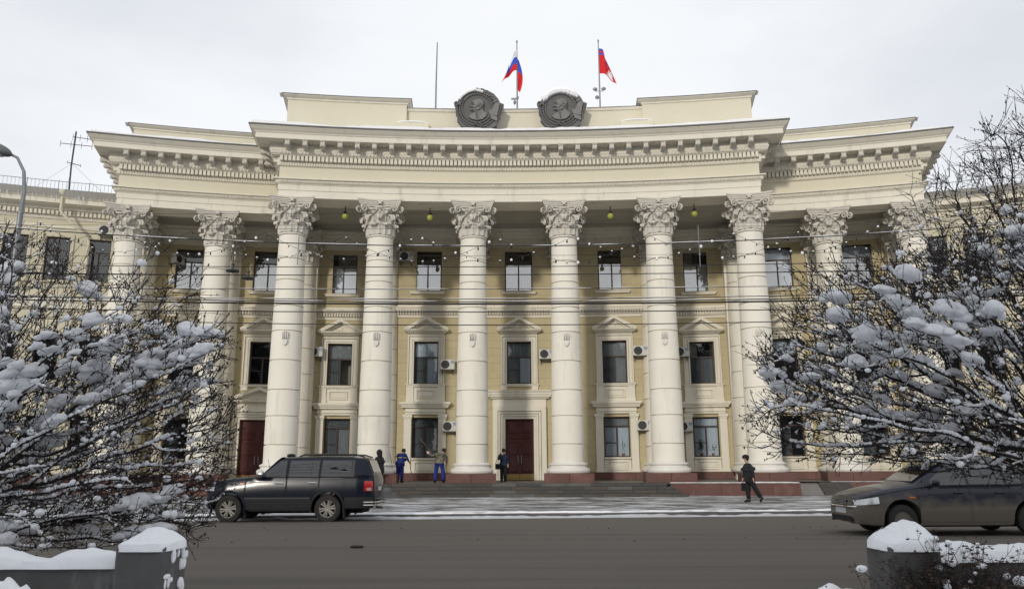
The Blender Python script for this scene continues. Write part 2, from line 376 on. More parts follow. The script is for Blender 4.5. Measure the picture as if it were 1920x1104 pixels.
# --- walls of the bays with openings, stone courses
WR={-4:6.3,-3:6.3,-2:6.3,-1:6.3,0:7.1,1:6.7,2:6.85,3:5.7,4:5.7,5:5.7,6:6.85,7:6.6,8:7.0}
nblocks=[0]; rest=M()
def wall_bay(phi0,phi1,rw,openings,surr,name='wall',parent=B,z1=15.3,front=True,blocks=True,split=None):
    phi=(phi0+phi1)/2; w=2*rw*math.tan((phi1-phi0)/2)
    xs=sorted({-w/2,w/2}|{o[0] for o in openings}|{o[1] for o in openings}); zs=sorted({.1,z1}|{o[2] for o in openings}|{o[3] for o in openings})
    m=M()
    for a,b in zip(xs,xs[1:]):
        for c,d in zip(zs,zs[1:]):
            if any(o[0]-1e-6<=a and b<=o[1]+1e-6 and o[2]-1e-6<=c and d<=o[3]+1e-6 for o in openings): continue
            m.add([(a,0,c),(b,0,c),(b,0,d),(a,0,d)],[(0,1,2,3)])
    for o in openings:
        a,b,c,d=o; t=.45
        m.add([(a,0,c),(a,0,d),(a,t,d),(a,t,c)],[(0,1,2,3)]); m.add([(b,0,c),(b,0,d),(b,t,d),(b,t,c)],[(3,2,1,0)])
        m.add([(a,0,d),(b,0,d),(b,t,d),(a,t,d)],[(0,1,2,3)]); m.add([(a,0,c),(b,0,c),(b,t,c),(a,t,c)],[(3,2,1,0)])
    wl=m.build(name,yellow,parent,loc=pl(phi,rw),rotz=-phi)
    if blocks:
        z=1.24; row=0
        while z<9.93:
            h=.435
            if row%2==0: cuts=[-w/2+.02,-1.62,1.62,w/2-.02]
            else: cuts=[-w/2+.02,-2.02,2.02,w/2-.02] 
            segs=[]
            blk=[(s[0],s[1]) for s in surr if not (s[3]<=z+.02 or s[2]>=z+h-.02)]
            lo=min([b[0] for b in blk],default=0); hi=max([b[1] for b in blk],default=0)
            for side in (0,1):
                a,b=(-w/2+.02,lo) if side==0 else (hi,w/2-.02)
                if b-a<.12: continue
                mid=-1.85 if side==0 else 1.85
                if row%2: mid+=.35 if side==0 else -.35
                if a+.3<mid<b-.3: segs+= [(a,mid),(mid,b)]
                else: segs.append((a,b))
            for a,b in segs:
                if b-a<.1: continue
                if nblocks[0]<299 and front:
                    k=M(); k.bbox(a+.006,b-.006,-.016+random.uniform(-.002,.002),.0,z+.006,z+h-.006,.006); k.build('stone_block',yellow,wl); nblocks[0]+=1
                else:
                    rest.T=Matrix.Translation(pl(phi,rw))@Matrix.Rotation(-phi,4,'Z'); rest.bbox(a+.006,b-.006,-.016,0,z+.006,z+h-.006,.006); rest.T=None
            z+=h; row+=1
        # shallow courses of the upper storey
        z=10.75; row=0
        while z<15:
            for a,b in ((-w/2+.02,-.85),(.85,w/2-.02)):
                rest.T=Matrix.Translation(pl(phi,rw))@Matrix.Rotation(-phi,4,'Z')
                q=-.85-.7*(row%2)-.1 if a<0 else .85+.7*(row%2)+.1
                for c,d in ((a,q),(q,b)) if a+.2<q<b-.2 else ((a,b),):
                    rest.bbox(c+.008,d-.008,-.016,0,z+.008,z+.55-.008,.006)
                rest.T=None
            z+=.55; row+=1
        z=11.0
    return wl,phi,w
# windows ---------------------------------------------------------------
def frame_mesh(w,h,bars,t=.07,dep=.08):
    m=M(); m.box(-w/2,-w/2+t,0,dep,0,h); m.box(w/2-t,w/2,0,dep,0,h); m.box(-w/2+t,w/2-t,0,dep,0,t); m.box(-w/2+t,w/2-t,0,dep,h-t,h)
    for b in bars: m.box(b[0],b[1],.004,dep-.006,b[2],b[3])
    return m.mesh('window',frame_m)
def pane_mesh(x0,x1,z0,z1,g=None): return M().box(x0,x1,.03,.042,z0,z1).mesh('pane',g or glass_m)
def blind_mesh(x0,x1,z0,z1,ma,pitch=.09,arch=False):
    m=M(); n=max(4,int((x1-x0)/pitch*2))
    def fn(u,v): 
        x=x0+(x1-x0)*u; zt=z1-(.16*(abs(u-.5)*2)**2 if arch else 0)
        return (x,.075+.025*(int(round(u*n))%2),z0+(zt-z0)*v)
    m.grid(fn,n,1); return m.mesh('curtain',ma)
def win(kind,phi,rw,x,z,cfg):
    if kind=='A': w,h=1.45,2.23; tz=1.66
    elif kind=='B': w,h=1.40,2.43; tz=1.50
    else: w,h=1.62,2.39; tz=1.62
    if kind=='W': w,h=1.2,2.39; tz=1.62
    key=(kind,); 
    if key not in WC:
        bars=[(-w/2+.07,w/2-.07,tz,tz+.08),(-.04,.04,.07,tz)]
        if kind in 'AB': bars.append((-w/2+.07,-.04,.78,.81))
        G=glass_hi if kind=='C' else glass_m
        ps=[pane_mesh(-w/2+.07,w/2-.07,tz+.08,h-.07),pane_mesh(-w/2+.07,-.04,.07,tz,G),pane_mesh(.04,w/2-.07,.07,tz,G)]
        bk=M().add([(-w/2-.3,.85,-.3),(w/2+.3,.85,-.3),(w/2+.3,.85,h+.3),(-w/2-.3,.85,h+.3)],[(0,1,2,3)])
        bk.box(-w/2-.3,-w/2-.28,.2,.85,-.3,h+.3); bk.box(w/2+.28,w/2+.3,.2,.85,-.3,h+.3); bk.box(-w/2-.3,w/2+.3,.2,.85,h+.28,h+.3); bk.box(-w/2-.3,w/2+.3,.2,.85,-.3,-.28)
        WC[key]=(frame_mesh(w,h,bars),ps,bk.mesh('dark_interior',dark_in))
    f,ps,bk=WC[key]
    o=obj('window',f,B,[a+b for a,b in zip(pl(phi,rw),(Matrix.Rotation(-phi,3,'Z')@Vector((x,.22,z))))],-phi)
    for p in ps: obj('pane',p,o)
    obj('dark_interior',bk,o)
    for key2 in cfg:   # (pane index, material, arch)
        pi_,ma,ar=key2
        ck=(kind,pi_,ma.name,ar)
        if ck not in CC:
            x0,x1,z0,z1=[(-w/2+.03,w/2-.03,tz+.02,h-.02),(-w/2+.03,.0,.02,tz+.03),(.0,w/2-.03,.02,tz+.03)][pi_]
            CC[ck]=blind_mesh(x0,x1,z0,z1,ma,.09,ar)
        obj('curtain',CC[ck],o)
    return o
WC={};CC={}
# surrounds in bay local coords
def surround_mesh_B():
    m=M(); w=.70
    # eared architrave: stepped
    for k,(d,p) in enumerate(((.33,.06),(.22,.10),(.10,.06))):
        m.box(-w-d,-w,-p,.0,6.15,8.58) if False else None
    def ring(a,b,p,z0,z1,zt):
        m.box(-b,-a,-p,.1,z0,zt); m.box(a,b,-p,.1,z0,zt); m.box(-b,b,-p,.1,zt+.0005,z1)
    ring(.70,.775,.11,6.15,8.655,8.58); ring(.805,.955,.065,6.15,8.835,8.685); ring(.985,1.05,.14,6.15,8.93,8.865)
    m.box(-1.049,-.701,-.012,.0,6.15,8.92); m.box(.701,1.049,-.012,.0,6.15,8.92); m.box(-.70,.70,-.012,.0,8.582,8.92)
    # entablature of the pediment
    m.box(-1.03,1.03,-.06,0,8.95,9.05)
    m.box(-1.12,1.12,-.13,0,9.052,9.10)
    for i in range(18): m.box(-1.06+i*.12,-1.0+i*.12,-.24,-.13,9.035,9.105)
    return m.mesh('window_surround',white)
def pediment_mesh(hw,z0,h):
    m=M()
    m.box(-hw,hw,-.30,0,z0,z0+.06); m.box(-hw-.04,hw+.04,-.42,0,z0+.062,z0+.13)
    # raking cornices
    a=atan2(h-.13,hw)
    for s in (-1,1):
        P=[(s*(hw+.04),z0+.132),(s*(hw+.04),z0+.20),(0,z0+h+.07),(0,z0+h-.10),(s*(hw-.26),z0+.132)]
        if s>0: P=P[::-1]
        m.prism(P,-.46,-.001)
        P=[(s*(hw-.262),z0+.133),(0,z0+h-.102),(0,z0+h-.18),(s*(hw-.50),z0+.133)]
        if s>0: P=P[::-1]
        m.prism(P,-.22,-.002)
    m.prism([(-hw+.5,z0+.134),(hw-.5,z0+.134),(0,z0+h-.19)],-.08,-.003)
    # small relief in the tympanum
    m.blob((0,-.09,z0+.30),(.12,.05,.12),8,5)
    for s in (-1,1):
        m.tube([(s*.1,-.1,z0+.24),(s*.3,-.1,z0+.22),(s*.45,-.1,z0+.18)],[.05,.04,.02],5)
    return m.mesh('pediment',white)
def apron_mesh():   # between ground-floor cornice and first-floor window, then ground window surround
    m=M()
    m.box(-1.10,1.10,-.20,0,5.98,6.06); m.box(-1.14,1.14,-.24,0,6.062,6.12)
    for s in (-1,1):
        m.box(s*.88-.20,s*.88+.20,-.17,0,5.30,5.978); m.box(s*.88-.22,s*.88+.22,-.19,0,5.13,5.298)
    m.box(-.679,.679,-.10,0,5.13,5.978); 
    for a,b,c,d in ((-.52,.52,5.33,5.38),(-.52,.52,5.76,5.81),(-.52,-.47,5.381,5.759),(.47,.52,5.381,5.759)): m.box(a,b,-.17,-.1,c,d)
    m.bbox(-.42,.42,-.14,-.1,5.43,5.71,.02)
    return m.mesh('apron',white)
def surround_A():
    m=M()
    # cornice
    m.box(-1.30,1.30,-.30,0,4.80,4.90); m.box(-1.36,1.36,-.36,0,4.902,4.98); m.box(-1.42,1.42,-.42,0,4.982,5.11)
    m.box(-1.12,1.12,-.15,0,4.44,4.798); m.box(-1.16,1.16,-.22,0,4.56,4.61)
    for s in (-1,1):
        a,b=(.742,1.20)
        m.box(s*(a+b)/2-.26,s*(a+b)/2+.26,-.25,0,4.28,4.418); m.box(s*(a+b)/2-.235,s*(a+b)/2+.235,-.22,0,4.20,4.279)
        m.box(s*(a+b)/2-.205,s*(a+b)/2+.205,-.18,0,1.36,4.199); m.box(s*(a+b)/2-.24,s*(a+b)/2+.24,-.21,0,1.222,1.359)
    m.box(-.74,.74,-.20,.1,1.94,2.03); m.box(-.74,.74,-.08,0,1.222,1.938)
    for a,b,c,d in ((-.55,.55,1.35,1.40),(-.55,.55,1.76,1.81),(-.55,-.50,1.401,1.759),(.50,.55,1.401,1.759)): m.box(a,b,-.15,-.08,c,d)
    m.bbox(-.45,.45,-.12,-.08,1.45,1.71,.02)
    return m.mesh('window_surround',white)
SB,PB,AP,SA=surround_mesh_B(),pediment_mesh(1.22,9.11,.80),apron_mesh(),surround_A()
SILL=M().box(-.98,.98,-.16,0,11.36,11.44).box(-1.03,1.03,-.20,0,11.442,11.50).mesh('window_sill',white)
def string_course(phi0,phi1,rw):
    m=M(); path=arc(phi0,phi1,rw)
    m.sweep(path,[(0,9.97),(.05,9.97),(.05,10.05),(.08,10.08),(.08,10.12),(.04,10.13),(.04,10.35),(.24,10.36),(.24,10.45),(.29,10.50),(.29,10.56),(.05,10.60),(.05,10.72),(0,10.73)])
    sc=m.build('string_course',white,B)
    d=M(); n=int((phi1-phi0)*rw/.155)
    for i in range(n):
        p=phi0+(phi1-phi0)*(i+.5)/n
        d.T=Matrix.Translation(pl(p,rw))@Matrix.Rotation(-p,4,'Z'); d.box(-.046,.046,-.20,-.04,10.15,10.345)
    d.T=None; d.build('dentil_row',white,sc,kind='stuff')
WHT,GR,DG=curt_w,curt_g,curt_d
Wpos={0:(-.238,),1:(-.1835,),2:(-.1290,),3:(-.0655,),4:(.0022,),5:(.0722,),6:(.1362,),7:(.1935,),8:(.2489,)}
def two(o,w): return (-w/2+o,w/2+o)
for k in range(9):
    p0,p1=CP[k],CP[k+1]; rw=R+WR[k]; pm=(p0+p1)/2; x=rw*math.tan(Wpos[k][0]-pm)
    if k==4: x=.0
    op=[(x-.81,x+.81,11.57,13.96),(x-.70,x+.70,6.15,8.58)]
    sr=[(x-1.05,x+1.05,6.1,9.05),(x-1.27,x+1.27,9.05,9.3),(x-1.0,x+1.0,9.3,9.6),(x-.5,x+.5,9.6,9.95)]
    if k in (1,4):
        hw=.80 if k==4 else 1.0; top=4.17
        op.append((x-hw,x+hw,.79,top)); sr.append((x-(1.5 if k==4 else 1.45),x+(1.5 if k==4 else 1.45),1.2,5.3)); sr.append((x-1.9,x+1.9,5.2,5.8)); sr.append((x-1.1,x+1.1,5.8,6.2))
    else:
        op.append((x-.725,x+.725,2.03,4.26)); sr+= [(x-1.2,x+1.2,1.2,4.8),(x-1.42,x+1.42,4.75,5.15),(x-1.12,x+1.12,5.1,6.15)]
    wl,phi,w=wall_bay(p0,p1,rw,op,sr)
    L=lambda xx,y,z: tuple(a+b for a,b in zip(pl(phi,rw),(Matrix.Rotation(-phi,3,'Z')@Vector((xx,y,z)))))
    s=obj('window_surround',SB,B,L(x,0,0),-phi); obj('pediment',PB,s)
    obj('window_sill',SILL,B,L(x,0,0),-phi)
    string_course(p0,p1,rw)
    cB={3:[(0,WHT,0),(1,DG,0),(2,WHT,0)],4:[(0,GR,0),(1,GR,0),(2,WHT,0)],5:[(0,GR,0),(1,DG,0),(2,GR,0)],2:[(0,GR,0),(1,DG,0)],6:[(1,DG,0),(2,DG,0)],1:[],0:[(0,GR,0)],7:[(0,WHT,0)],8:[(0,WHT,0)]}[k]
    cC={0:[(1,WHT,0),(2,WHT,0)],1:[(1,WHT,1),(2,WHT,1)],2:[(1,WHT,1),(2,WHT,1)],3:[(1,WHT,0),(2,WHT,1)],4:[(1,WHT,0),(2,WHT,0)],5:[(1,WHT,1),(2,WHT,1)],6:[(1,WHT,0),(2,WHT,0)],7:[(0,WHT,1),(1,WHT,0),(2,WHT,0)],8:[(0,WHT,1)]}[k]
    win('B',phi,rw,x,6.15,cB); win('C',phi,rw,x,11.57,cC)
    if k not in (1,4):
        obj('window_surround',SA,B,L(x,0,0),-phi); obj('apron',AP,B,L(x,0,0),-phi)
        cA={3:[(0,DG,0),(1,DG,0),(2,GR,0)],5:[(0,GR,0),(1,WHT,0),(2,WHT,0)],6:[(0,WHT,0),(1,WHT,0),(2,WHT,0)],2:[(0,DG,0),(1,DG,0),(2,GR,0)]}.get(k,[(1,DG,0)])
        win('A',phi,rw,x,2.03,cA)
    else:
        hw=.80 if k==4 else 1.0; O=1.5 if k==4 else 1.42
        m=M()
        steps=[(hw,hw+.12,.06),(hw+.145,hw+.26,.13),(hw+.285,hw+.40,.20),(hw+.425,O,.27)]
        m.box(-O+.01,-hw-.001,-.02,0,.80,4.17); m.box(hw+.001,O-.01,-.02,0,.80,4.17); m.box(-O+.01,O-.01,-.02,0,4.172,4.17+O-hw)
        for a,b,p in steps:
            zt=4.17+(a-hw); ztt=4.17+(b-hw)
            m.box(-b,-a,-p,.1 if a==hw else 0,.80,zt); m.box(a,b,-p,.1 if a==hw else 0,.80,zt); m.box(-b,b,-p,0,zt+.0005,ztt)
        zt=4.17+O-hw
        if k==4:
            m.box(-1.52,1.52,-.12,0,zt+.001,5.28)
            ds=m.build('door_surround',white,B,loc=L(x,0,0),rotz=-phi)
            c=M(); c.sweep([(-1.6,.0),(-1.6,-.1),(1.6,-.1),(1.6,.0)],[(0,5.29),(.06,5.29),(.06,5.34),(.18,5.40),(.18,5.50),(.24,5.52),(.24,5.62),(.30,5.70),(.30,5.76),(-.1,5.77)])
            c.build('door_cornice',white,ds)
            d=M()
            for i in range(30): d.box(-1.62+i*.11,-1.56+i*.11,-.24,-.16,5.30,5.37)
            d.build('dentil_row',white,ds,kind='stuff')
        else:
            m.box(-1.40,1.40,-.12,0,zt+.001,5.10)
            ds=m.build('door_surround',white,B,loc=L(x,0,0),rotz=-phi)
            obj('pediment',pediment_mesh(1.72,5.10,.80),ds)
        # apron pieces under the first floor window
        q=M(); q.box(-1.10,1.10,-.12,0,6.0,6.07); q.box(-1.14,1.14,-.16,0,6.072,6.12)
        for sgn in (-1,1): q.box(sgn*.88-.18,sgn*.88+.18,-.10,0,5.80,5.999)
        q.build('apron',white,B,loc=L(x,0,0),rotz=-phi)
        # double door
        for sgn in (-1,1):
            m=M(); a,b=(.006,hw)
            m.box(*sorted((sgn*a,sgn*b)),0,.06,.80,4.17)
            dl=m.build('door',door_m,B,loc=L(x,.22,0),rotz=-phi)
            H_=4.17-.80
            for (zz0,zz1) in ((.80+.42,.80+1.30),(.80+1.38,.80+2.10),(.80+2.25,.80+2.50),(.80+2.58,4.10)):
                pm_=M(); xx=sorted((sgn*(a+.10),sgn*(b-.10))); pm_.bbox(xx[0],xx[1],-.035,0,zz0,zz1,.03); pm_.bbox(xx[0]+.1,xx[1]-.1,-.055,-.035,zz0+.07,zz1-.07,.015)
                pm_.build('door_panel',door_m,dl)
            kp=M().box(*sorted((sgn*(a+.01),sgn*(b-.02))),-.012,0,.81,1.13); kp.build('kick_plate',brass,dl)
            hd=M(); hx=sgn*.10; hd.tube([(hx,-.06,1.72),(hx,-.11,1.74),(hx,-.11,2.14),(hx,-.06,2.16)],.018,6); hd.build('handle',steel,dl)
        bk=M().box(-hw,hw,.5,.52,.8,4.17); bk.build('vestibule_back',dark_in,wl,loc=(x,0,0))
rest.build('stone_courses',yellow,B,kind='stuff')
# piers that close the steps in the wall behind the half columns
for i in range(10):
    m=M(); m.box(-.74,.74,RR[i]-5.6,2.6,0.1,15.3)
    m.build('pier',column_m,B,loc=pl(CP[i],R+5.6),rotz=-CP[i])

# --- entablature ----------------------------------------------------------
PROF_A=[(-1.44,14.83),(0,14.83),(0,15.20),(.035,15.21),(.035,15.50),(.07,15.51),(.07,15.54),(.13,15.56),(.17,15.72),(.27,15.73),(.27,15.79),(0,15.81)]
PROF_F=[(0,15.81),(0,16.46)]
PROF_C=[(0,16.46),(.05,16.47),(.11,16.50),(.13,16.66),(.12,16.67),(.12,16.95),(.36,16.955),(.36,16.98),(.42,17.00),(.50,17.18),(.50,17.20),(.46,17.22),(.46,17.52),(1.06,17.54),(1.08,17.50),(1.10,17.52),(1.10,17.77),(1.14,17.79),(1.16,17.84),(1.24,17.90),(1.34,18.00),(1.37,18.02),(1.37,18.09)]
tin_prof=[(1.37,18.09),(1.41,18.06),(1.425,18.13),(0,18.20),(-1.5,18.24)]
def entab(p0,p1,r,back,dz=0,ends=(True,True),flare=0):
    path=[]
    if ends[0]: path.append(pl(p0,r+back)[:2])
    path+=arc(p0,p1,r)
    if ends[1]: path.append(pl(p1,r+back)[:2])
    sh=lambda P:[(o,z+dz) for o,z in P]
    m=M().sweep(path,sh(PROF_A[1:])); m.sweep(arc(p0,p1,r),sh([(-1.44,15.3),(-1.44,14.83),(0,14.83)])); a=m.build('architrave',white,B)
    m=M().sweep(path,sh(PROF_F)); m.build('frieze',frieze_m,B)
    m=M().sweep(path,sh(PROF_C)); c=m.build('cornice',white,B)
    m=M().sweep(path,sh(tin_prof)); m.build('roof_edge',tin,c)
    # repeated ornament following the path
    pts=[Vector(p) for p in path]; segs=list(zip(pts,pts[1:])); tot=sum((b-a_).length for a_,b in segs)
    def along(pitch,off=0,sides=True):
        out=[]
        # each straight run separately: left return, arc, right return
        runs=[]
        k0=0
        if ends[0]: runs.append(pts[0:2]); k0=1
        k1=len(pts)-1 if ends[1] else len(pts)
        runs.append(pts[k0:k1]); 
        if ends[1]: runs.append(pts[-2:])
        for ri,rn in enumerate(runs):
            L_=sum((b-a_).length for a_,b in zip(rn,rn[1:])); n=max(1,int(round(L_/pitch)))
            ext = 0
            s_list=[(i+.5)/n*L_ for i in range(n)]
            for s_ in s_list:
                q=s_
                for a_,b in zip(rn,rn[1:]):
                    l=(b-a_).length
                    if q<=l+1e-9: 
                        p=a_+(b-a_)*(q/l); d=(b-a_).normalized(); out.append((p,d)); break
                    q-=l
        return out
    def place(m_,p,d): m_.T=Matrix.Translation((p.x,p.y,dz))@Matrix.Rotation(atan2(d.y,d.x),4,'Z')
    d_=M(); 
    for p,d in along(.205): place(d_,p,d); d_.box(-.073,.073,-.33,-.12,16.69,16.948)
    d_.T=None; d_.build('dentil_row',white,c,kind='stuff')
    e_=M()
    for p,d in along(.17): 
        place(e_,p,d); e_.blob((0,-.45,17.08),(.05,.04,.085),6,4)
    for p,d in along(.13): place(e_,p,d); e_.blob((0,-.13,16.58),(.04,.04,.065),5,3)
    e_.T=None; e_.build('egg_moulding',white,c,smooth=True,kind='stuff')
    f_=M()
    for p,d in along(.21):
        place(f_,p,d); f_.blob((0,-.16,15.64),(.07,.045,.06),6,4); f_.box(.09,.12,-.19,-.12,15.58,15.70)
    f_.T=None; f_.build('leaf_moulding',white,a,kind='stuff')
    g_=M()
    BR=[]
    for p,d in along(.86):
        BR.append((p,d))
        place(g_,p,d); 
        for x_ in (.43,):
            g_.box(x_-.12,x_+.12,-.95,-.60,17.515,17.532); g_.blob((x_,-.78,17.50),(.07,.07,.035),6,4)
    g_.T=None; g_.build('soffit_rosettes',white,c,kind='stuff')
    for p,d in BR:
        obj('bracket',BRK,c,(p.x,p.y,dz),atan2(d.y,d.x))
    return path
bk=M()
bp=[(-.46,17.21),(-.56,17.16),(-.66,17.17),(-.74,17.25),(-.84,17.24),(-.93,17.19),(-1.01,17.23),(-1.03,17.32),(-1.02,17.46),(-.46,17.46)]
bk.prism(bp,-.11,.11,'x'); bk.box(-.14,.14,-1.06,-.46,17.462,17.53); bk.tube([(-.125,-.97,17.27),(.125,-.97,17.27)],.07,8); bk.tube([(-.125,-.60,17.25),(.125,-.60,17.25)],.08,8)
for s in (-1,0,1): bk.blob((s*.07,-1.045,17.30),(.04,.03,.09),6,4)
BRK=bk.mesh('bracket',mat('weathered capital plaster',(0,0,0)))
PLc,PRc=-.1664,.1722
entab(PLc,PRc,RF,4.0,0)
entab(-.2785,PLc-.0000,RF+2.90,5.0,-.012,(True,False))
entab(PRc,.2848,RF+3.16,5.0,-.012,(False,True))
# ceiling, beams
m=M()
for (p0,p1,ra) in ((-.279,PLc,RF+2.90),(PLc,PRc,RF),(PRc,.285,RF+3.16)):
    a=arc(p0,p1,ra+1.3); b=arc(p0,p1,R+7.4); n=len(a)
    m.add([(x,y,15.29) for x,y in a]+[(x,y,15.29) for x,y in b],[(i,i+1,n+i+1,n+i) for i in range(n-1)])
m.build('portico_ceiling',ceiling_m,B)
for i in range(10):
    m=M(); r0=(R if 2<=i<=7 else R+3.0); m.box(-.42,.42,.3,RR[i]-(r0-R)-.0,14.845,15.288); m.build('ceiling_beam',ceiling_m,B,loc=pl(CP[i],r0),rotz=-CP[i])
m=M()
for i in range(9):
    rw=R+WR[i]; 
    m.sweep(arc(CP[i],CP[i+1],rw),[(0,14.2),(.05,14.2),(.05,14.75),(.12,14.8),(.18,14.95),(.30,15.05),(.30,15.12),(.42,15.2),(.42,15.288)])
m.build('wall_cornice',white,B)
# attic
def attic(p0,p1,r,z1,cop=.25,zb=18.1,d=3.0,name='attic'):
    path=[pl(p0,r+d)[:2]]+arc(p0,p1,r)+[pl(p1,r+d)[:2]]
    a=M().sweep(path,[(0,zb),(0,z1-.22)]).build(name,frieze_m,B)
    M().sweep(path,[(0,z1-.22),(.05,z1-.21),(.06,z1-.14),(cop*.6,z1-.10),(cop,z1-.04),(cop,z1)]).build('coping',white,a)
    M().sweep(path,[(cop,z1),(cop+.03,z1-.005),(cop+.03,z1+.03),(-.3,z1+.06)]).build('coping_flashing',tin,a)
    return path
attic(-.1640,-.0790,RF+.25,20.47)
attic(.0935,.1705,RF+.25,20.37)
m=M().sweep(arc(-.0790,.0935,RF+.5),[(0,18.1),(0,19.98)]); c_=m.build('attic',frieze_m,B); M().sweep(arc(-.0790,.0935,RF+.5),[(0,19.98),(.06,20.0),(.10,20.10),(.12,20.13)]).build('coping',white,c_); M().sweep(arc(-.0790,.0935,RF+.5),[(.12,20.13),(.14,20.13),(.14,20.155),(-.3,20.17)]).build('coping_flashing',tin,c_)
for p in (-.0745,.0890):
    m=M(); m.box(-.85,.85,-.45,0,18.1,19.18); lo=m.build('attic_block',frieze_m,B,loc=pl(p,RF+.5),rotz=-p)
    M().blob((0,-.24,19.22),(.92,.30,.07),14,5).build('snow_cap',snow,lo,smooth=True)
attic(-.2730,PLc-.004,RF+3.2,19.38); attic(PRc+.004,.2823,RF+3.45,19.42)
# roof slabs with snow and rough snow lines along the cornices
def roof(p0,p1,r0,r1,z):
    a=arc(p0,p1,r0); b=arc(p0,p1,r1); n=len(a); return [(x,y,z) for x,y in a]+[(x,y,z) for x,y in b],[(i,i+1,n+i+1,n+i) for i in range(n-1)]
m=M()
for q in ((-.164,.1705,RF+.6,R+16,20.0),(-.273,PLc,RF+3.3,R+16,19.2),(PRc,.2823,RF+3.5,R+16,19.22)): m.add(*roof(*q))
m.build('snowy_roof',snow,B)
def snow_line(path,inn,z,w,h,seed,name='snow_line',par=None,mask=.35,base=None):
    pts=[Vector(p) for p in path]; L=[0]
    for a_,b in zip(pts,pts[1:]): L.append(L[-1]+(b-a_).length)
    n=int(L[-1]/.12); m=M(); vs=[];fs=[]
    for i in range(n+1):
        s_=L[-1]*i/n; k=max(0,min(len(L)-2,next((j for j in range(len(L)-1) if L[j+1]>=s_),len(L)-2)))
        t=(s_-L[k])/(L[k+1]-L[k]); p=pts[k]+(pts[k+1]-pts[k])*t; d=(pts[k+1]-pts[k]).normalized(); nn=Vector((d.y,-d.x))
        hh=h*max(.02,min(1.4,(noise.noise((s_*.35,seed,0))+mask)*1.6+noise.noise((s_*2.2,seed,5))*.35)); o=noise.noise((s_*1.5,seed,9))*.04
        for (a_,zz) in ((inn+o,z-.01),(inn+.012+o,z+hh*.7),(inn-w*.25,z+hh),(inn-w*.7,z+hh*.9+.01),(inn-w,z-.0)): vs.append((p.x+nn.x*a_,p.y+nn.y*a_,zz))
    for i in range(n):
        for j in range(4): fs.append((i*5+j,(i+1)*5+j,(i+1)*5+j+1,i*5+j+1))
    m.add(vs,fs); return m.build(name,snow,par or B,smooth=True,angle=60)
snow_line(arc(PLc-.018,PRc+.018,RF),1.405,18.135,1.3,.15,1,mask=.75)
snow_line(arc(-.2950,PLc-.02,RF+2.9),1.40,18.12,1.0,.14,2,mask=.6)
snow_line(arc(PRc+.02,.301,RF+3.16),1.40,18.12,1.0,.15,3,mask=.6)
snow_line(arc(-.17,-.077,RF+.25),.22,20.49,.5,.06,4,mask=.2); snow_line(arc(.091,.176,RF+.25),.22,20.39,.5,.07,5,mask=.2)
snow_line(arc(-.078,.092,RF+.5),.12,20.15,.5,.06,6,mask=.3)
snow_line(arc(-.279,PLc-.02,RF+3.2),.2,19.40,.5,.06,7,mask=.2); snow_line(arc(PRc+.02,.288,RF+3.45),.2,19.44,.5,.06,8,mask=.2)
# continuous red granite plinth under the wall, platform, retaining wall
def slabs(p0,p1,r,z0,z1,dep=.12,l=1.15,name='granite_slab',ma=None,par=None):
    n=max(1,int(abs(p1-p0)*r/l)); par_=par
    for i in range(n):
        a,b=p0+(p1-p0)*i/n,p0+(p1-p0)*(i+1)/n; pm=(a+b)/2; w=(b-a)*r
        k=M(); k.bbox(-w/2+.003,w/2-.003,-dep,0,z0,z1,.006); k.build(name,ma or redg,par_,loc=pl(pm,r),rotz=-pm)
m=M().sweep(arc(-.279,.285,R+7.6),[(0,.1),(0,.4)]); base_pl=m.build('red_granite_base',redg,B)
for k in range(9):
    rw=R+WR[k]-.10; pm=(CP[k]+CP[k+1])/2
    if k in (1,4):
        x=0 if k==4 else rw*math.tan(Wpos[k][0]-pm); c=pm+x/rw; h=(1.5 if k==4 else 1.42)/rw
        slabs(CP[k],c-h,rw,.80,1.22,par=base_pl); slabs(c+h,CP[k+1],rw,.80,1.22,par=base_pl)
    else: slabs(CP[k],CP[k+1],rw,.80,1.22,par=base_pl)
# platform floor
m=M()
def ringsurf(m,p0,p1,r0,r1,z): 
    a=arc(p0,p1,r0); b=arc(p0,p1,r1); n=len(a); m.add([(x,y,z) for x,y in a]+[(x,y,z) for x,y in b],[(i,i+1,n+i+1,n+i) for i in range(n-1)])
ringsurf(m,-.172,.1805,R-1.55,R+7.3,.79); ringsurf(m,-.30,-.172,R+1.3,R+7.3,.788); ringsurf(m,.206,.30,R+1.3,R+7.3,.788); ringsurf(m,.1805,.206,R+2.6,R+7.3,.788)
ringsurf(m,.1805,.206,R+.9,R+2.6,.786)
m.build('portico_floor',mat('portico stone floor',(.17,.15,.135),.6,(.11,.10,.09),3.,.6,col3=(.6,.62,.65),c3=(.66,.72),s3=1.2),B)
ret=M().sweep([pl(.1805,R+3)[:2]]+[],[(0,0)]) if False else None
RW=[M().sweep(p_,[(-.1,.05),(-.1,.78)]).build('retaining_wall',redg,B) for p_ in (arc(.112,.1805,R-1.60)+[pl(.1805,R+1.4)[:2]],[pl(-.172,R+1.4)[:2]]+arc(-.172,-.110,R-1.60),[pl(.206,R+4)[:2]]+arc(.206,.30,R+1.35),arc(-.30,-.172,R+1.35))]; rb=RW[0]
slabs(.100,.1805,R-1.50,.10,.765,.12,1.0,par=rb); slabs(-.172,-.110,R-1.50,.10,.765,.12,1.0,par=RW[1]); slabs(.206,.30,R+1.45,.10,.765,.12,1.0,par=RW[2]); slabs(-.30,-.172,R+1.45,.10,.765,.12,1.0,par=RW[3])
m=M(); m.box(-.06,.06,-.1,2.9,.10,.765); m.build('granite_slab',redg,rb,loc=pl(.1805,R-1.5),rotz=-.1805)
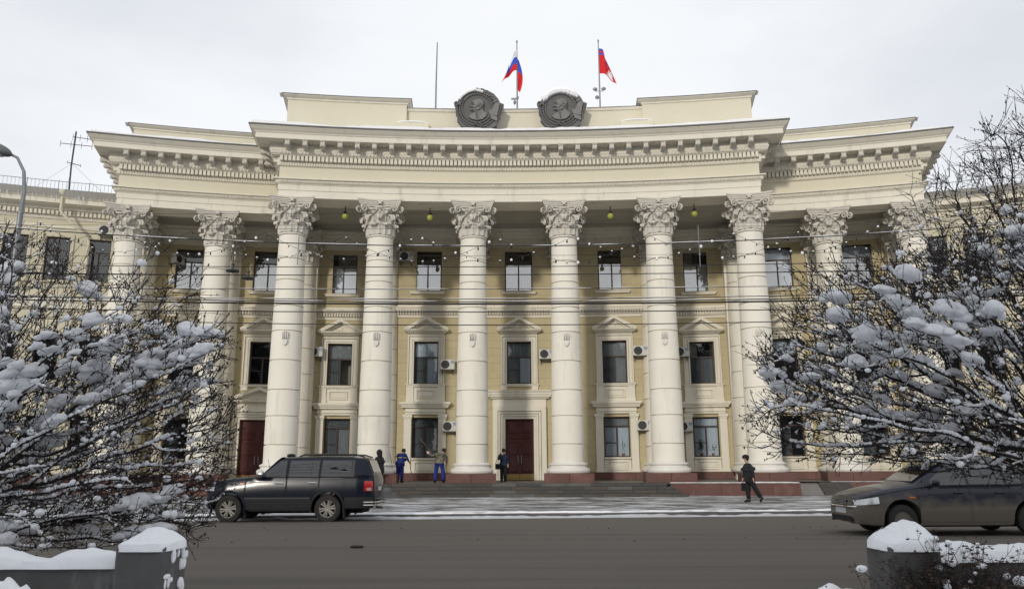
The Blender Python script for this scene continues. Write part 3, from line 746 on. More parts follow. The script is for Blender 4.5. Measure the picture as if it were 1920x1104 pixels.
m=M().sweep(arc(.100,.1808,R-1.5),[(.0,.766),(.15,.766),(.15,.80),(0,.80)]).sweep(arc(-.1722,-.100,R-1.5),[(.0,.766),(.15,.766),(.15,.80),(0,.80)]).sweep(arc(.2058,.30,R+1.45),[(.0,.766),(.15,.766),(.15,.80),(0,.80)])
m.build('wall_cap',mat('grey stone cap',(.2,.19,.18),.7,(.6,.62,.65),2.5,.4),rb)
snow_line(arc(.1,.1805,R-1.5),.14,.80,.25,.03,31,mask=.05,name='snow_line',par=rb)
# front steps: stones laid end to end
greyg3=mat('light grey granite steps',(.12,.115,.11),.6,(.07,.067,.064),2.5,.6,.1,30.)
steps=M().sweep(arc(-.112,.112,R-1.7),[(0,.1),(0,.3)]); stp=steps.build('front_steps',greyg,None,loc=(0,D,0),kind='structure')
for i in range(4):
    z1=.79-.001-.148*i; r=R-1.55-.36*i; ext=.0975+.0040*i
    n=12+i; off=(i%2)*.5
    edges=[-ext]+[ -ext+2*ext*(j+off*.6)/n for j in range(1,n)]+[ext]
    for a,b in zip(edges,edges[1:]):
        pm=(a+b)/2; w=(b-a)*r; j=random.uniform(-.004,.004)
        k=M(); k.bbox(-w/2+.004,w/2-.004,-.36+j,.0,z1-.148,z1+j*.5,.012); k.build('step_stone',random.choice([greyg,greyg,greyg2,greyg3]),stp,loc=pl(pm,r),rotz=-pm)
# landing edge stones
for a in range(14):
    p0=-.1+a*.2/14; p1=p0+.2/14; pm=(p0+p1)/2; w=(p1-p0)*(R-1.55)
    k=M(); k.box(-w/2+.004,w/2-.004,-.0,.45,.72,.794); k.build('landing_stone',greyg2,stp,loc=pl(pm,R-1.55),rotz=-pm)
# side ramp with small steps on the right
sr_=M()
for i in range(4): sr_.box(.35,1.75,-.0+.42*i,.42*i+.42,.1,.22+.135*(i+1)); 
rp=sr_.build('side_steps',greyg,None,loc=(pl(.193,R-.45)[0],pl(.193,R-.45)[1]+D,0),rotz=-.193,kind='structure')
k=M(); k.add([(-.95,-.3,.15),(.33,-.3,.15),(.33,1.7,.78),(-.95,1.7,.78),(-.95,-.3,.05),(.33,-.3,.05),(.33,1.7,.05),(-.95,1.7,.05)],[(0,1,2,3),(0,4,5,1),(1,5,6,2),(3,7,4,0)]); k.build('ramp',mat('pale concrete ramp',(.26,.25,.24),.85,(.18,.17,.165),4.,.6),rp)

# --- lower side wings ------------------------------------------------------
def side_wing(side):
    p0,p1=((-.46,-.279) if side<0 else (.286,.46)); rr=R+6.3
    pc=(p0+p1)/2
    S=thing('side_wing',('lower cream wing of the palace with roof railing, left of the colonnade behind the tree' if side<0 else 'lower cream wing of the palace with roof railing, right of the colonnade behind the tree'),'building',(0,D,0))
    cent=[-.2973,-.3230,-.3490,-.3750,-.4010,-.4270] if side<0 else [.2990,.3245,.3500,.3755,.4010,.4270]
    if side>0: rr=R+6.6
    m=M(); 
    # one wall strip per window bay
    bounds=sorted([p0,p1]+[(a+b)/2 for a,b in zip(sorted(cent),sorted(cent)[1:])])
    for (a,b),c in zip(zip(bounds,bounds[1:]),sorted(cent)):
        pm=(a+b)/2; w=2*rr*math.tan((b-a)/2); x=rr*math.tan(c-pm)
        ops=[(x-.60,x+.60,11.57,13.96),(x-.60,x+.60,6.15,8.58),(x-.60,x+.60,2.03,4.26)]
        mm=M(); xs=sorted({-w/2,w/2,ops[0][0],ops[0][1]}); zs=sorted({.1,15.4}|{o[2] for o in ops}|{o[3] for o in ops})
        for u,v in zip(xs,xs[1:]):
            for s_,t in zip(zs,zs[1:]):
                if any(o[0]-1e-6<=u and v<=o[1]+1e-6 and o[2]-1e-6<=s_ and t<=o[3]+1e-6 for o in ops): continue
                mm.add([(u,0,s_),(v,0,s_),(v,0,t),(u,0,t)],[(0,1,2,3)])
        for o in ops:
            u,v,s_,t=o; mm.add([(u,0,s_),(u,0,t),(u,.3,t),(u,.3,s_)],[(0,1,2,3)]); mm.add([(v,0,s_),(v,0,t),(v,.3,t),(v,.3,s_)],[(3,2,1,0)]); mm.add([(u,0,t),(v,0,t),(v,.3,t),(u,.3,t)],[(0,1,2,3)]); mm.add([(u,0,s_),(v,0,s_),(v,.3,s_),(u,.3,s_)],[(3,2,1,0)])
            # casing
            for (c0,c1,d0,d1) in ((u-.16,u,s_-.1,t+.16),(v,v+.16,s_-.1,t+.16),(u,v,t,t+.16)): mm.box(c0,c1,-.06,0,d0,d1)
            mm.box(u-.2,v+.2,-.14,0,s_-.18,s_-.101)
        mm.build('wall',yellow2,S,loc=pl(pm,rr),rotz=-pm)
        for o in ops:
            if ('W',) not in WC:
                w_,h_,tz=1.2,2.39,1.62
                ps=[pane_mesh(-w_/2+.07,w_/2-.07,tz+.08,h_-.07),pane_mesh(-w_/2+.07,-.04,.07,tz),pane_mesh(.04,w_/2-.07,.07,tz)]
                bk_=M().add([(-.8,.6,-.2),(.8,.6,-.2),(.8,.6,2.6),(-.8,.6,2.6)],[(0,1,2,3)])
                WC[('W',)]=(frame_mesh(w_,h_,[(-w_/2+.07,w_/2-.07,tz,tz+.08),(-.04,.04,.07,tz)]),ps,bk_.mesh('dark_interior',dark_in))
            f,ps,bk_=WC[('W',)]
            wo=obj('window',f,S,tuple(q+r_ for q,r_ in zip(pl(pm,rr),Matrix.Rotation(-pm,3,'Z')@Vector((x,.12,o[2])))),-pm)
            if o[2]<3: wo.scale=(1,1,2.23/2.39)
            for p_ in ps: obj('pane',p_,wo)
            obj('dark_interior',bk_,wo)
    ar=arc(p0,p1,rr)
    M().sweep(ar,[(0,9.97),(.08,10.0),(.08,10.3),(.2,10.4),(.2,10.55),(0,10.6)]).build('string_course',white,S)
    M().sweep(ar,[(0,14.45),(.06,14.46),(.06,14.62),(0,14.63)]).build('band',white,S)
    cz=-.35 if side<0 else -.5
    c=M().sweep(ar,[(o,z+cz) for o,z in [(0,15.30),(.05,15.31),(.10,15.42),(.10,15.45),(.12,15.75),(.30,15.80),(.34,15.92),(.34,15.95),(.80,16.02),(.80,16.25),(.86,16.30),(.95,16.38)]]).build('cornice',white,S)
    M().sweep(ar,[(o,z+cz) for o,z in [(.95,16.38),(.97,16.38),(.99,16.72),(.96,16.74),(-.2,16.78)]]).build('roof_gutter',mat('stained zinc gutter',(.23,.22,.20),.8,(.36,.35,.33),5.,.6,stretch=(3,3,.4)),c)
    M().sweep(ar,[(-.2,16.78+cz),(-9,16.9+cz)]).build('snowy_roof',snow,c)
    d=M(); n=int((p1-p0)*rr/.21)
    for i in range(n):
        p=p0+(p1-p0)*(i+.5)/n; d.T=Matrix.Translation(pl(p,rr))@Matrix.Rotation(-p,4,'Z'); d.box(-.065,.065,-.27,-.12,15.50+cz,15.74+cz)
    d.T=None; d.build('dentil_row',white,c,kind='stuff')
    # roof railing
    z0=16.72+cz
    r_=M(); aa=arc(p0,p1,rr-.88); 
    r_.tube([(x,y,z0+.50) for x,y in aa],.016,4); r_.tube([(x,y,z0+.06) for x,y in aa],.012,4)
    rail=r_.build('roof_railing',grey_metal,S)
    n=int((p1-p0)*rr/.19); q=M(); 
    for i in range(n):
        p=p0+(p1-p0)*i/n; x,y,_=pl(p,rr-.88); q.tube([(x,y,z0-.02),(x,y,z0+(.56 if i%8==0 else .5))],.02 if i%8==0 else .009,4)
    q.build('baluster',grey_metal,rail,kind='stuff')
    if side<0:
        ic=M()
        for i in range(230):
            p=p0+(p1-p0)*random.random(); 
            if random.random()>.3+noise.noise((p*60,0,0))*1.5+.3: continue
            x,y,_=pl(p,rr-.99); l=random.uniform(.1,.65)**1.3; ic.tube([(x,y,16.42+cz),(x,y,16.42+cz-l)],[.022,.002],4,False)
        ic.build('icicles',mat('ice',(.66,.70,.72),.3),c,kind='stuff')
    M().sweep(arc(p0,p1,rr-.12),[(0,.1),(0,1.15),(-.12,1.2)]).build('granite_base',redg,S)
    return S
SWL=side_wing(-1); SWR=side_wing(1)
# downpipe on the left wing
dp=thing('downpipe','cream drainpipe with funnel running from the left wing gutter','drainpipe',(pl(-.318,R+6.3)[0],pl(-.318,R+6.3)[1]+D,0))
m=M(); m.lathe([(.07,0),(.09,.1),(.20,.25),(.20,.38)],12,c=(0,-.92,16.0)); m.build('funnel',frieze_m,dp,smooth=True)
m=M(); m.tube([(0,-.92,16.05),(0,-.92,15.2),(.15,-.85,15.0),(1.15,-.25,13.9),(1.28,-.14,13.7),(1.28,-.12,13.4),(1.28,-.12,1.0)],.075,8); m.build('pipe',frieze_m,dp,smooth=True)
# body masses behind so side views stay closed
m=M(); m.box(-19.5,19.5,5.0,20,.1,18.0); m.build('rear_block',yellow2,B,loc=(0,2.2,0))
for i,(p,s_) in enumerate(((-.279,-1),(.285,1))):
    m=M(); m.box(-.1,.1,0,6,.1,18.0) ; m.build('side_wall',frieze_m,B,loc=pl(p,R+6.4),rotz=-p)
# ------------------------------------------------------------------ ground
asphalt=mat('worn asphalt',(.140,.121,.100),.92,(.104,.091,.078),.9,.7,.5,70.,stretch=(.10,1.7,1),col3=(.082,.073,.065),c3=(.50,.72),s3=.55,stretch3=(.10,2.6,1),detail=12.)
pave=mat('wet paving with thin snow',(.050,.048,.046),.6,(.12,.116,.112),2.6,.4,.5,22.,stretch=(.5,2.0,1),col3=(.78,.80,.84),c3=(.505,.575),s3=2.6,stretch3=(.30,1.9,1),detail=14.)
g=M().add([(-900,-700,-.06),(900,-700,-.06),(900,1100,-.06),(-900,1100,-.06)],[(0,1,2,3)])
g.build('ground',mat('frozen ground with snow',(.55,.57,.6),.9,(.2,.19,.18),.3,.5),None,kind='structure')
KY=lambda x: 25.45+.07*x           # kerb line
def road_z(x,y):
    y0,y1=7.6,KY(x); t=(y-y0)/(y1-y0); return .18*(1-(2*t-1)**2) if 0<=t<=1 else 0
m=M()
def fn(u,v):
    x=-90+180*u; y=7.6+(KY(x)+.05-7.6)*v; return (x,y,road_z(x,y))
m.grid(fn,60,26); m.build('road',asphalt,None,smooth=True,kind='structure')
m=M()
def fn(u,v):
    x=-90+180*u; y=KY(x)+.2+(46-KY(x))*v
    return (x,y,.13+.08*min(1,v*2))
m.grid(fn,60,30); pv=m.build('pavement',pave,None,kind='structure')
m=M().add([(-90,-30,.10),(90,-30,.10),(90,7.45,.10),(-90,7.45,.10)],[(0,1,2,3)]).build('near_pavement',mat('packed snow',(.70,.72,.77),.9,(.5,.51,.54),1.5,.5,.3,8.),None,kind='structure')
kb=M(); kb.box(-90,90,7.45,7.6,-.05,.125); kb.build('near_kerb',mat('kerb stone',(.16,.155,.15),.8,(.10,.098,.095),4.,.6,.2,30.),None,kind='structure')
kerb=M(); kerb.add([(-90,KY(-90)+.21,-.05),(90,KY(90)+.21,-.05),(90,KY(90)+.21,.12),(-90,KY(-90)+.21,.12)],[(0,1,2,3)])
kerb=kerb.build('kerb',MATS['kerb stone'],None,kind='structure')
for i in range(46):
    x=-26+i*1.2+.6; k=M(); j=random.uniform(-.012,.012); k.bbox(-.595,.595,-.0+j,.2,-.03,.135+random.uniform(-.008,.006),.018)
    k.build('kerb_stone',MATS['kerb stone'],kerb,loc=(x,KY(x),0),rotz=.07)
def strip(name,y_off,w,h,x0,x1,seed,mask,par=None,zb=None,kind='structure',ma=None,stepx=.10):
    m=M(); n=int((x1-x0)/stepx); vs=[];fs=[]
    for i in range(n+1):
        x=x0+(x1-x0)*i/n; q=noise.noise((x*.4,seed,0)); q2=noise.noise((x*3.,seed,3))
        hh=max(.0,(q*.8+mask+q2*.5))*h; ww=w*(.6+.5*max(-.6,noise.noise((x*1.1,seed,7)))+.25*q2)
        yc=KY(x)+y_off; 
        for a,b in ((-ww,0),(-ww*.6,hh*.75),(-.05*w,hh),(w*.4,hh*.9),(w*.55,-.02)):
            y=yc+a; zz=(zb if zb is not None else road_z(x,min(y,KY(x)-.001)))+(b if b>0 else -.006); vs.append((x,y,zz))
    for i in range(n):
        for j in range(4): fs.append((i*5+j,(i+1)*5+j,(i+1)*5+j+1,i*5+j+1))
    m.add(vs,fs); return m.build(name,ma or snow,par,smooth=True,kind=kind)
dirty=mat('dirty gutter snow',(.62,.64,.68),.85,(.40,.40,.40),2.,.6,.4,12.,stretch=(1,1,1))
strip('gutter_snow',-.32,.34,.085,-30,32,2,.8,ma=dirty,kind='stuff')
strip('kerb_snow',.16,.12,.05,-30,32,5,.75,zb=.135,kind='stuff')
strip('pavement_snow',1.0,.30,.03,-30,32,8,.25,zb=.135,kind='stuff')
strip('pavement_snow',4.4,.26,.025,-30,32,11,.2,zb=.142,kind='stuff')
# faint salt and line marking along the road edge
m=M(); vs=[];fs=[]
for i in range(181):
    x=-30+60*i/180; y=KY(x)-1.35; w=.05+.03*noise.noise((x*.7,2,2)); vs+=[(x,y-w,road_z(x,y-w)+.004),(x,y+w,road_z(x,y+w)+.004)]
fs=[(2*i,2*i+2,2*i+3,2*i+1) for i in range(180)]
m.add(vs,fs); m.build('road_edge_line',mat('worn white road paint',(.38,.38,.37),.8,(.12,.11,.10),3.,.6),None,kind='structure')
m=M(); random.seed(3)
for i in range(26):
    x=random.uniform(-7,9); y=random.choice([15.9,16.1,19])+random.gauss(0,.25)+.0; r=random.uniform(.006,.016); m.blob((x,y,road_z(x,y)+r*.4),(r*1.6,r,r*.6),5,4)
m.build('road_grit',dark_in,None,kind='stuff')
cl=M(); cl.blob((0,0,.02),(.11,.06,.03),8,5); cl.blob((.08,.02,.02),(.06,.05,.025),6,4); o=cl.build('dirt_clod',bud_m,None,loc=(-2.85,14.6,road_z(-2.85,14.6)),label='small brown clod lying on the bare asphalt left of centre',category='dirt clod')

# ------------------------------------------------------------------ things on the building
def onwall(phi,r,z): x,y,_=pl(phi,r); return (x,y+D,z)
acm=M(); acm.bbox(-.41,.41,-.30,.0,0,.56,.02); AC0=acm.mesh('shell',ac_m)
fm=M(); fm.lathe_y([(.235,-.305),(.235,-.32),(.21,-.322),(.20,-.306)],20,(-.12,0,.28)); fm.lathe_y([(.0,-.303),(.21,-.303)],20,(-.12,0,.28))
for r_ in (.06,.10,.14,.18): fm.lathe_y([(r_,-.310),(r_+.010,-.310)],16,(-.12,0,.28))
for a in range(6): fm.T=Matrix.Translation((-.12,0,.28))@Matrix.Rotation(a*pi/3,4,'Y'); fm.box(-.012,.20,-.309,-.306,-.03,.03); fm.T=None
FAN=fm.mesh('fan_grille',ac_dark)
bm2=M(); bm2.box(-.32,-.28,-.32,.25,-.06,-.002); bm2.box(.28,.32,-.32,.25,-.06,-.002); bm2.box(-.32,-.28,.0,.05,-.25,-.06); bm2.box(.28,.32,.0,.05,-.25,-.06); bm2.box(-.4,.4,-.28,-.24,-.04,-.01); BRA=bm2.mesh('wall_brackets',dark_metal)
side_=M(); side_.box(.20,.38,-.304,-.300,.33,.50); LBL=side_.mesh('brand_plate',mat('blue grey sticker',(.25,.32,.42),.5))
def ac(phi,r,z,label,rot=0,plate=True,snowy=False):
    t=thing('air_conditioner',label,'air conditioner',onwall(phi,r-.06,z-.28),-phi+rot,'air conditioners hung on the facade')
    obj('shell',AC0,t); obj('fan_grille',FAN,t); obj('wall_brackets',BRA,t)
    if plate: obj('brand_plate',LBL,t)
    return t
ac(-.0498,R+5.55,7.2,'air conditioner overlapping the right frame of a first-floor window, with pale fan')
ac(.0223,R+5.6,7.79,'air conditioner right of the first-floor window above the central door')
ac(.0905,R+5.6,7.91,'air conditioner right of the first-floor window with open curtains')
ac(-.1461,R+6.7,8.03,'air conditioner left of a first-floor window, above the rear of the jeep')
ac(-.2079,R+6.6,8.09,'air conditioner low beside the column nearest the left tree, upper floor',rot=.9)
ac(-.0477,R+5.6,3.75,'ground-floor air conditioner right of the camouflage-clad sweeper')
ac(.0915,R+5.6,3.75,'ground-floor air conditioner right of the window with a potted plant')
ac(-.0815,R+5.6,13.51,'air conditioner high under the portico ceiling, left of a top-floor window')
ac(-.2929,R+6.2,14.44,'air conditioner in the shade beside the leftmost capital on the left wing')
ac(-.2478,R+6.9,13.22,'tall-looking air conditioner on the top floor behind the leftmost two columns',rot=1.1)
ac(.1215,R+6.75,7.96,'first-floor air conditioner half hidden by the fifth-from-left inner column',rot=0)
ac(.1213,R+6.75,3.72,'ground-floor air conditioner half hidden by the inner column, near the window with green plants')
# globe lamps hung from the portico ceiling
for (x,y,w) in ((-8.85,39.3,'between the third and fourth columns'),(-4.46,39.6,'between the fourth and fifth columns'),(4.99,39.5,'between the sixth and seventh columns'),(9.31,39.2,'between the seventh and eighth columns')):
    t=thing('globe_lamp','yellow-green glass globe lamp hanging from the portico ceiling '+w,'ceiling lamp',(x,y,14.30),0,'globe lamps under the portico ceiling')
    M().blob((0,0,0),.165,16,10).build('globe',globe_m,t,smooth=True); M().tube([(0,0,.18),(0,0,.97)],.025,6).lathe([(.10,.20),(.10,.24),(.03,.27)],10).build('stem',dark_metal,t)
# potted plants in two ground-floor windows
leafm=mat('green leaves',(.05,.10,.025),.7,(.09,.13,.04),9.,.6)
def plant(x_off,k,label,n,h,sp,pot=True):
    rw=R+WR[k]; p=Wpos[k][0]+x_off/rw
    t=thing('potted_plant',label,'plant',onwall(p,rw+.33,2.10),-p)
    m=M()
    for i in range(n):
        a=random.uniform(0,2*pi); l=h*random.uniform(.5,1); e=sp*random.random()
        x0=random.uniform(-.03,.03); pts=[(x0,0,.1),(x0+e*.4*cos(a),e*.08*sin(a),.1+l*.55),(x0+e*cos(a),e*.15*sin(a),.1+l)]
        m.tube(pts,[.010,.018,.003],3,False)
        for j in range(4):
            q=random.uniform(.35,1); m.blob((x0+e*q*cos(a)+random.uniform(-.04,.04),e*.15*sin(a),.1+l*q),(.035,.012,.022),4,3)
    m.build('foliage',leafm,t)
    if pot: M().lathe([(.07,0),(.10,.14),(.09,.14),(.08,.12)],10).build('pot',mat('terracotta',(.28,.10,.05),.8),t)
plant(.33,5,'spiky green plant in a terracotta pot behind a ground-floor window',26,1.05,.16)
plant(-.28,6,'bushy green plants behind the left pane of a ground-floor window',34,.95,.42)
plant(.35,6,'low green plants behind the right pane of a ground-floor window',20,.60,.3)

# --- emblems above the cornice -------------------------------------------
def medal(x,label,snow_top):
    t=thing('relief_medallion',label,'medallion',(x,38.35,19.72),0.02 if x<0 else -.03,'bronze relief medallions above the cornice')
    m=M()
    P=[(-1.30,.42),(-1.22,.20),(-1.20,-.15),(-1.10,-.35),(-1.12,-.55),(-.88,-.86),(-.55,-1.2),(.52,-1.2),(.72,-.98),(.93,-.85),(1.0,-.55),(1.12,-.35),(1.22,.05),(1.32,.34),(1.12,.42),(1.04,.62),(.80,.92),(.45,1.13),(.05,1.22),(-.28,1.20),(-.55,1.02),(-.80,.82),(-1.02,.55)]
    m.prism(P,-.10,.25); m.tube([(.0,.2,-.4),(.0,.9,-.9)],.08,6)
    body=m.build('backplate',metal_dark,t)
    m=M(); cx,cz=-.08,.08; Rr=.74
    m.lathe_y([(Rr+.10,-.10),(Rr+.08,-.19),(Rr+.03,-.20),(Rr,-.13),(Rr-.03,-.11)],40,(cx,0,cz)); m.lathe_y([(0,-.115),(Rr-.02,-.115)],40,(cx,0,cz))
    m.build('ring',metal_dark,t,smooth=True)
    # bust in relief, facing left
    S=.72
    head=[(-.02,.70),(.22,.72),(.42,.58),(.50,.35),(.47,.10),(.40,-.05),(.44,-.22),(.70,-.42),(.66,-.62),(.40,-.84),(.0,-.93),(-.40,-.84),(-.62,-.66),(-.38,-.42),(-.16,-.34),(-.14,-.24),(-.30,-.20),(-.45,-.20),(-.50,-.14),(-.42,-.06),(-.44,.00),(-.38,.05),(-.50,.10),(-.52,.14),(-.42,.27),(-.40,.34),(-.42,.40),(-.34,.52),(-.22,.64)]
    fl_=M(); fl_.lathe_y([(0,-.118),(Rr-.03,-.118)],40,(cx,0,cz)); fl_.build('field',mat('bronze field',(.118,.114,.112),.7,(.09,.088,.087),4.,.6),t)
    ol=M(); ol.prism([(cx+(a*1.05+.01)*S,cz+(b*1.05-.015)*S) for a,b in head],-.135,-.115); ol.build('bust_outline',mat('patina and recess shade',(.022,.020,.019),.9),t)  # grime and the shade of the relief's recesses put into a dark colour
    m=M(); m.prism([(cx+a*S,cz+b*S) for a,b in head],-.17,-.13)
    skull=[(-.04,.66),(.2,.68),(.38,.55),(.45,.34),(.42,.12),(.30,-.06),(.05,-.16),(-.26,-.15),(-.38,-.02),(-.36,.10),(-.38,.30),(-.32,.48),(-.2,.6)]
    m.prism([(cx+a*S,cz+b*S) for a,b in skull],-.21,-.168)
    def bl(a,b,rx,rz,d=-.19,ry=.05): m.blob((cx+a*S,d-.02,cz+b*S),(rx*S,ry,rz*S),10,6)
    bl(.0,.34,.30,.28,-.185,.09); bl(.28,.12,.09,.14,-.20,.06); bl(-.34,.33,.10,.035,-.20); bl(-.30,.24,.06,.03,-.20); bl(-.44,.13,.07,.07,-.17); bl(-.40,-.01,.09,.035,-.19); bl(-.38,-.13,.12,.07,-.18); bl(-.15,.08,.16,.13,-.19,.07); bl(.34,.34,.14,.24,-.17)
    for s_ in ((( -.10,-.34),(.0,-.55),(-.05,-.88)),((.38,-.20),(.22,-.5),(.1,-.9)),((.05,-.38),(.12,-.6),(.08,-.85))): m.tube([(cx+a*S,-.16,cz+b*S) for a,b in s_],.022,5)
    m.build('bust',mat('dark bronze bust',(.15,.146,.143),.65,(.20,.195,.19),3.,.7,.3,9.),t,smooth=True,angle=35)
    ft=M()
    for s_ in (((-.42,.36),(-.30,.38),(-.18,.34)),((-.44,.03),(-.34,.02),(-.26,-.03)),((.22,.24),(.32,.26),(.36,.14),(.28,.02),(.22,.06)),((-.16,-.24),(.05,-.20),(.20,-.08)),((-.02,-.34),(-.05,-.5),(.02,-.88)),((.5,.30),(.47,.0),(.40,-.1))): ft.tube([(cx+a*S,-.255,cz+b*S) for a,b in s_],.013,4)
    ft.build('chased_lines',MATS['patina and recess shade'],t)
    # wreath leaves left and bottom, and right edge
    lf=M(); lf.blob((0,0,0),(.115,.05,.045),6,4); LEAF=lf.mesh('wreath_leaf',metal_dark)
    for rr_,n,off in ((.90,26,0),(1.04,26,.5)):
        for i in range(n):
            a=radians(150)+radians(185)*(i+off)/n
            if a>radians(328): continue
            o=obj('wreath_leaf',LEAF,t,(cx+rr_*cos(a),-.13,cz+rr_*1.03*sin(a))); s=-1 if a<radians(268) else 1
            o.rotation_euler=(0,-(a+s*(pi/2-.5*(1 if rr_<1 else -1)*s)),0)
    for i in range(7):
        o=obj('wreath_leaf',LEAF,t,(1.17-.02*i*i*.4,-.12,.25-.12*i)); o.rotation_euler=(0,-1.1,0)
    for i in range(8):
        a=radians(100+7*i); o=obj('wreath_leaf',LEAF,t,(cx+.98*cos(a),-.13,cz+.98*sin(a))); o.rotation_euler=(0,-(a+1.2),0)
    st=[]
    for i in range(10):
        a=pi/2+i*pi/5; r_=.23 if i%2==0 else .09; st.append((-1.02+r_*cos(a),.36+r_*sin(a)))
    M().prism(st,-.24,-.10).build('star',metal_dark,t)
    hs=M(); hs.tube([(-.0+.15*cos(a),-.22,-.92+.15*sin(a)) for a in [-2.3+i*.4 for i in range(11)]],[.015]+[.035]*9+[.015],5); hs.tube([(-.16,-.24,-.80),(.05,-.24,-.99)],.03,5); hs.tube([(-.22,-.24,-.86),(-.10,-.24,-.74)],.045,4); hs.build('hammer_and_sickle',metal_dark,t)
    # banner on the right side
    bn=M(); bn.prism([(.30,.98),(.66,.88),(.98,.62),(1.10,.30),(.98,-.25),(.84,-.50),(.62,-.30),(.78,.0),(.84,.30),(.72,.58),(.50,.80),(.28,.88)],-.15,-.10)
    bn.prism([(.84,.30),(1.1,.36),(1.0,-.2),(.66,-.05)],-.21,-.14)
    bn.prism([(.52,-.12),(.56,-.02),(.98,-.20),(.98,-.38),(.60,-.30)],-.24,-.1); bn.prism([(.60,-.34),(.62,-.24),(.96,-.42),(.98,-.66),(.66,-.52)],-.22,-.1)
    bn.tube([(.28,-.13,.95),(.64,-.14,.86),(.95,-.14,.60),(1.07,-.14,.30),(.97,-.14,-.25)],.03,5)
    bn.build('banner',mat('dark bronze bust',(0,0,0)),t)
    # raised lettering around the upper right
    for i,ch in enumerate('ЛЕНИН'):
        a=radians(98-16.5*i)-.10
        cu=bpy.data.curves.new('letter','FONT'); cu.body=ch; cu.size=.36; cu.extrude=.05; cu.align_x='CENTER'; cu.align_y='CENTER'; cu.materials.append(mat('dark bronze bust',(0,0,0)))
        tmp=bpy.data.objects.new('letter',cu); COL.objects.link(tmp); bpy.context.view_layer.update()
        me=bpy.data.meshes.new_from_object(tmp.evaluated_get(bpy.context.evaluated_depsgraph_get())); bpy.data.objects.remove(tmp)
        me.name='letter'
        if not me.materials: me.materials.append(MATS['dark bronze bust'])
        o=obj('letter',me,t,(cx+.97*cos(a),-.16,cz+.97*sin(a))); o.rotation_euler=(pi/2,-(a-pi/2),0)
    # snow
    m=M(); random.seed(int(x*10)+50)
    rng=(95,158) if not snow_top else (38,160)
    n_=40; pts=[];rad=[]
    for i in range(n_+1):
        a=radians(rng[0]+(rng[1]-rng[0])*i/n_); e_=min(1,min(i,n_-i)/5); rr_=(1.04 if snow_top else 1.12)
        pts.append((cx*.3+rr_*1.04*cos(a),-.13,rr_*sin(a)+.03)); rad.append((.185 if snow_top else .10)*(.35+.65*e_)*(1+.25*noise.noise((i*.5,x,0))))
    m.tube(pts,rad,8)
    if not snow_top:
        for q in range(6): m.blob((-.18+.07*q,-.14,1.13-.02*q),(.11,.09,.08),8,5)
    m.build('snow_cap',snow,t,smooth=True)
medal(-1.87,'left dark bronze relief medallion with readable lettering and little snow on its rim',False)
medal(2.48,'right dark bronze relief medallion with a thick snow cap over its rim',True)

# --- flags ---------------------------------------------------------------
fw=mat('white flag cloth',(.75,.75,.76),.9); fb=mat('blue flag cloth',(.03,.09,.55),.85); fr=mat('red flag cloth',(.62,.012,.018),.85)
def pole(t,h,r=.05):
    m=M().tube([(0,0,0),(0,0,h*.5),(0,0,h)],[r,r*.85,r*.55],8); m.blob((0,0,h+.06),(.05,.05,.12),6,4); return m.build('pole',grey_metal if r<.06 else steel,t,smooth=True)
t=thing('flagpole','bare thin flagpole without a flag, left on the roof','flagpole',(-4.41,41,19.9)); M().tube([(0,0,0),(0,0,2.6),(0.03,0,5.3)],[.05,.045,.03],8).build('pole',grey_metal,t,smooth=True)
t=thing('flagpole','flagpole with white, blue and red striped flag, between the medallions','flagpole',(.16,41,19.9)); pole(t,5.25)
m=M(); nu,nv=26,18
def fn(u,v):   # u away from the pole, v down the hoist
    x=-.88*u**.8*(.62+.38*v)+.05*sin(u*7+v*3)*u
    y=-.16*sin(u*7+v*2.2)*min(1,u*3)-.05
    z=4.75-1.25*v-1.20*u**1.2+.35*u*v+.03*sin(9*u)
    return (x,y,z)
m.grid(fn,nu,nv); me=m.mesh('flag',[fw,fb,fr],True)
for i,p in enumerate(me.polygons): p.material_index=min(2,(i%nv)//6)
fl=obj('flag',me,t)
# part of the cloth that hangs right of the pole
m=M(); m.grid(lambda u,v:(.02+.30*sin(pi*min(1,v*.75+.1))*u,.02+.05*sin(u*5+v*6),4.35-1.95*v-.25*u),8,18); me=m.mesh('flag_fold',[fw,fb,fr],True)
for i,p in enumerate(me.polygons): p.material_index=1 if (i%18)<8 else 2
obj('flag_fold',me,fl)
fx=M(); fx.box(-.34,-.02,-.05,.05,1.75,1.83); fx.blob((-.14,-.05,1.55),(.08,.12,.14),8,5); fx.blob((.02,-.02,1.85),(.08,.08,.12),6,4); fx.build('floodlight',grey_metal,t)
t=thing('flagpole','flagpole with red flag bearing blue stripes and a white figure, right on the roof','flagpole',(4.80,41,19.9)); pole(t,5.25)
m=M()
def fn3(u,v):
    x=.03+.95*u**.6*(.45+.55*v); y=-.14*sin(u*6+v*2)*min(1,u*3); z=4.85-1.55*v-1.0*u*(.45+.4*u)+.04*sin(8*u); return (x,y,z)
m.grid(fn3,20,24); me=m.mesh('flag',[fr,fb,fw],True)
for i,p in enumerate(me.polygons):
    a,b=i//24,i%24; p.material_index=1 if (b<2 or 4<=b<6) else 0
fl=obj('flag',me,t)
def fig(u,v): x,y,z=fn3(u,v); return (x,y-.02,z)
m=M()
for (us,v0,v1) in (((.62,.70),.50,.58),((.55,.80),.58,.66),((.45,.85),.66,.76),((.40,.72),.76,.84),((.28,.72),.84,.96),((.78,.95),.52,.60),((.50,.56),.40,.52)):
    m.grid(lambda a,b:fig(us[0]+(us[1]-us[0])*a,v0+(v1-v0)*b),4,2)
m.build('flag_figure',fw,fl)
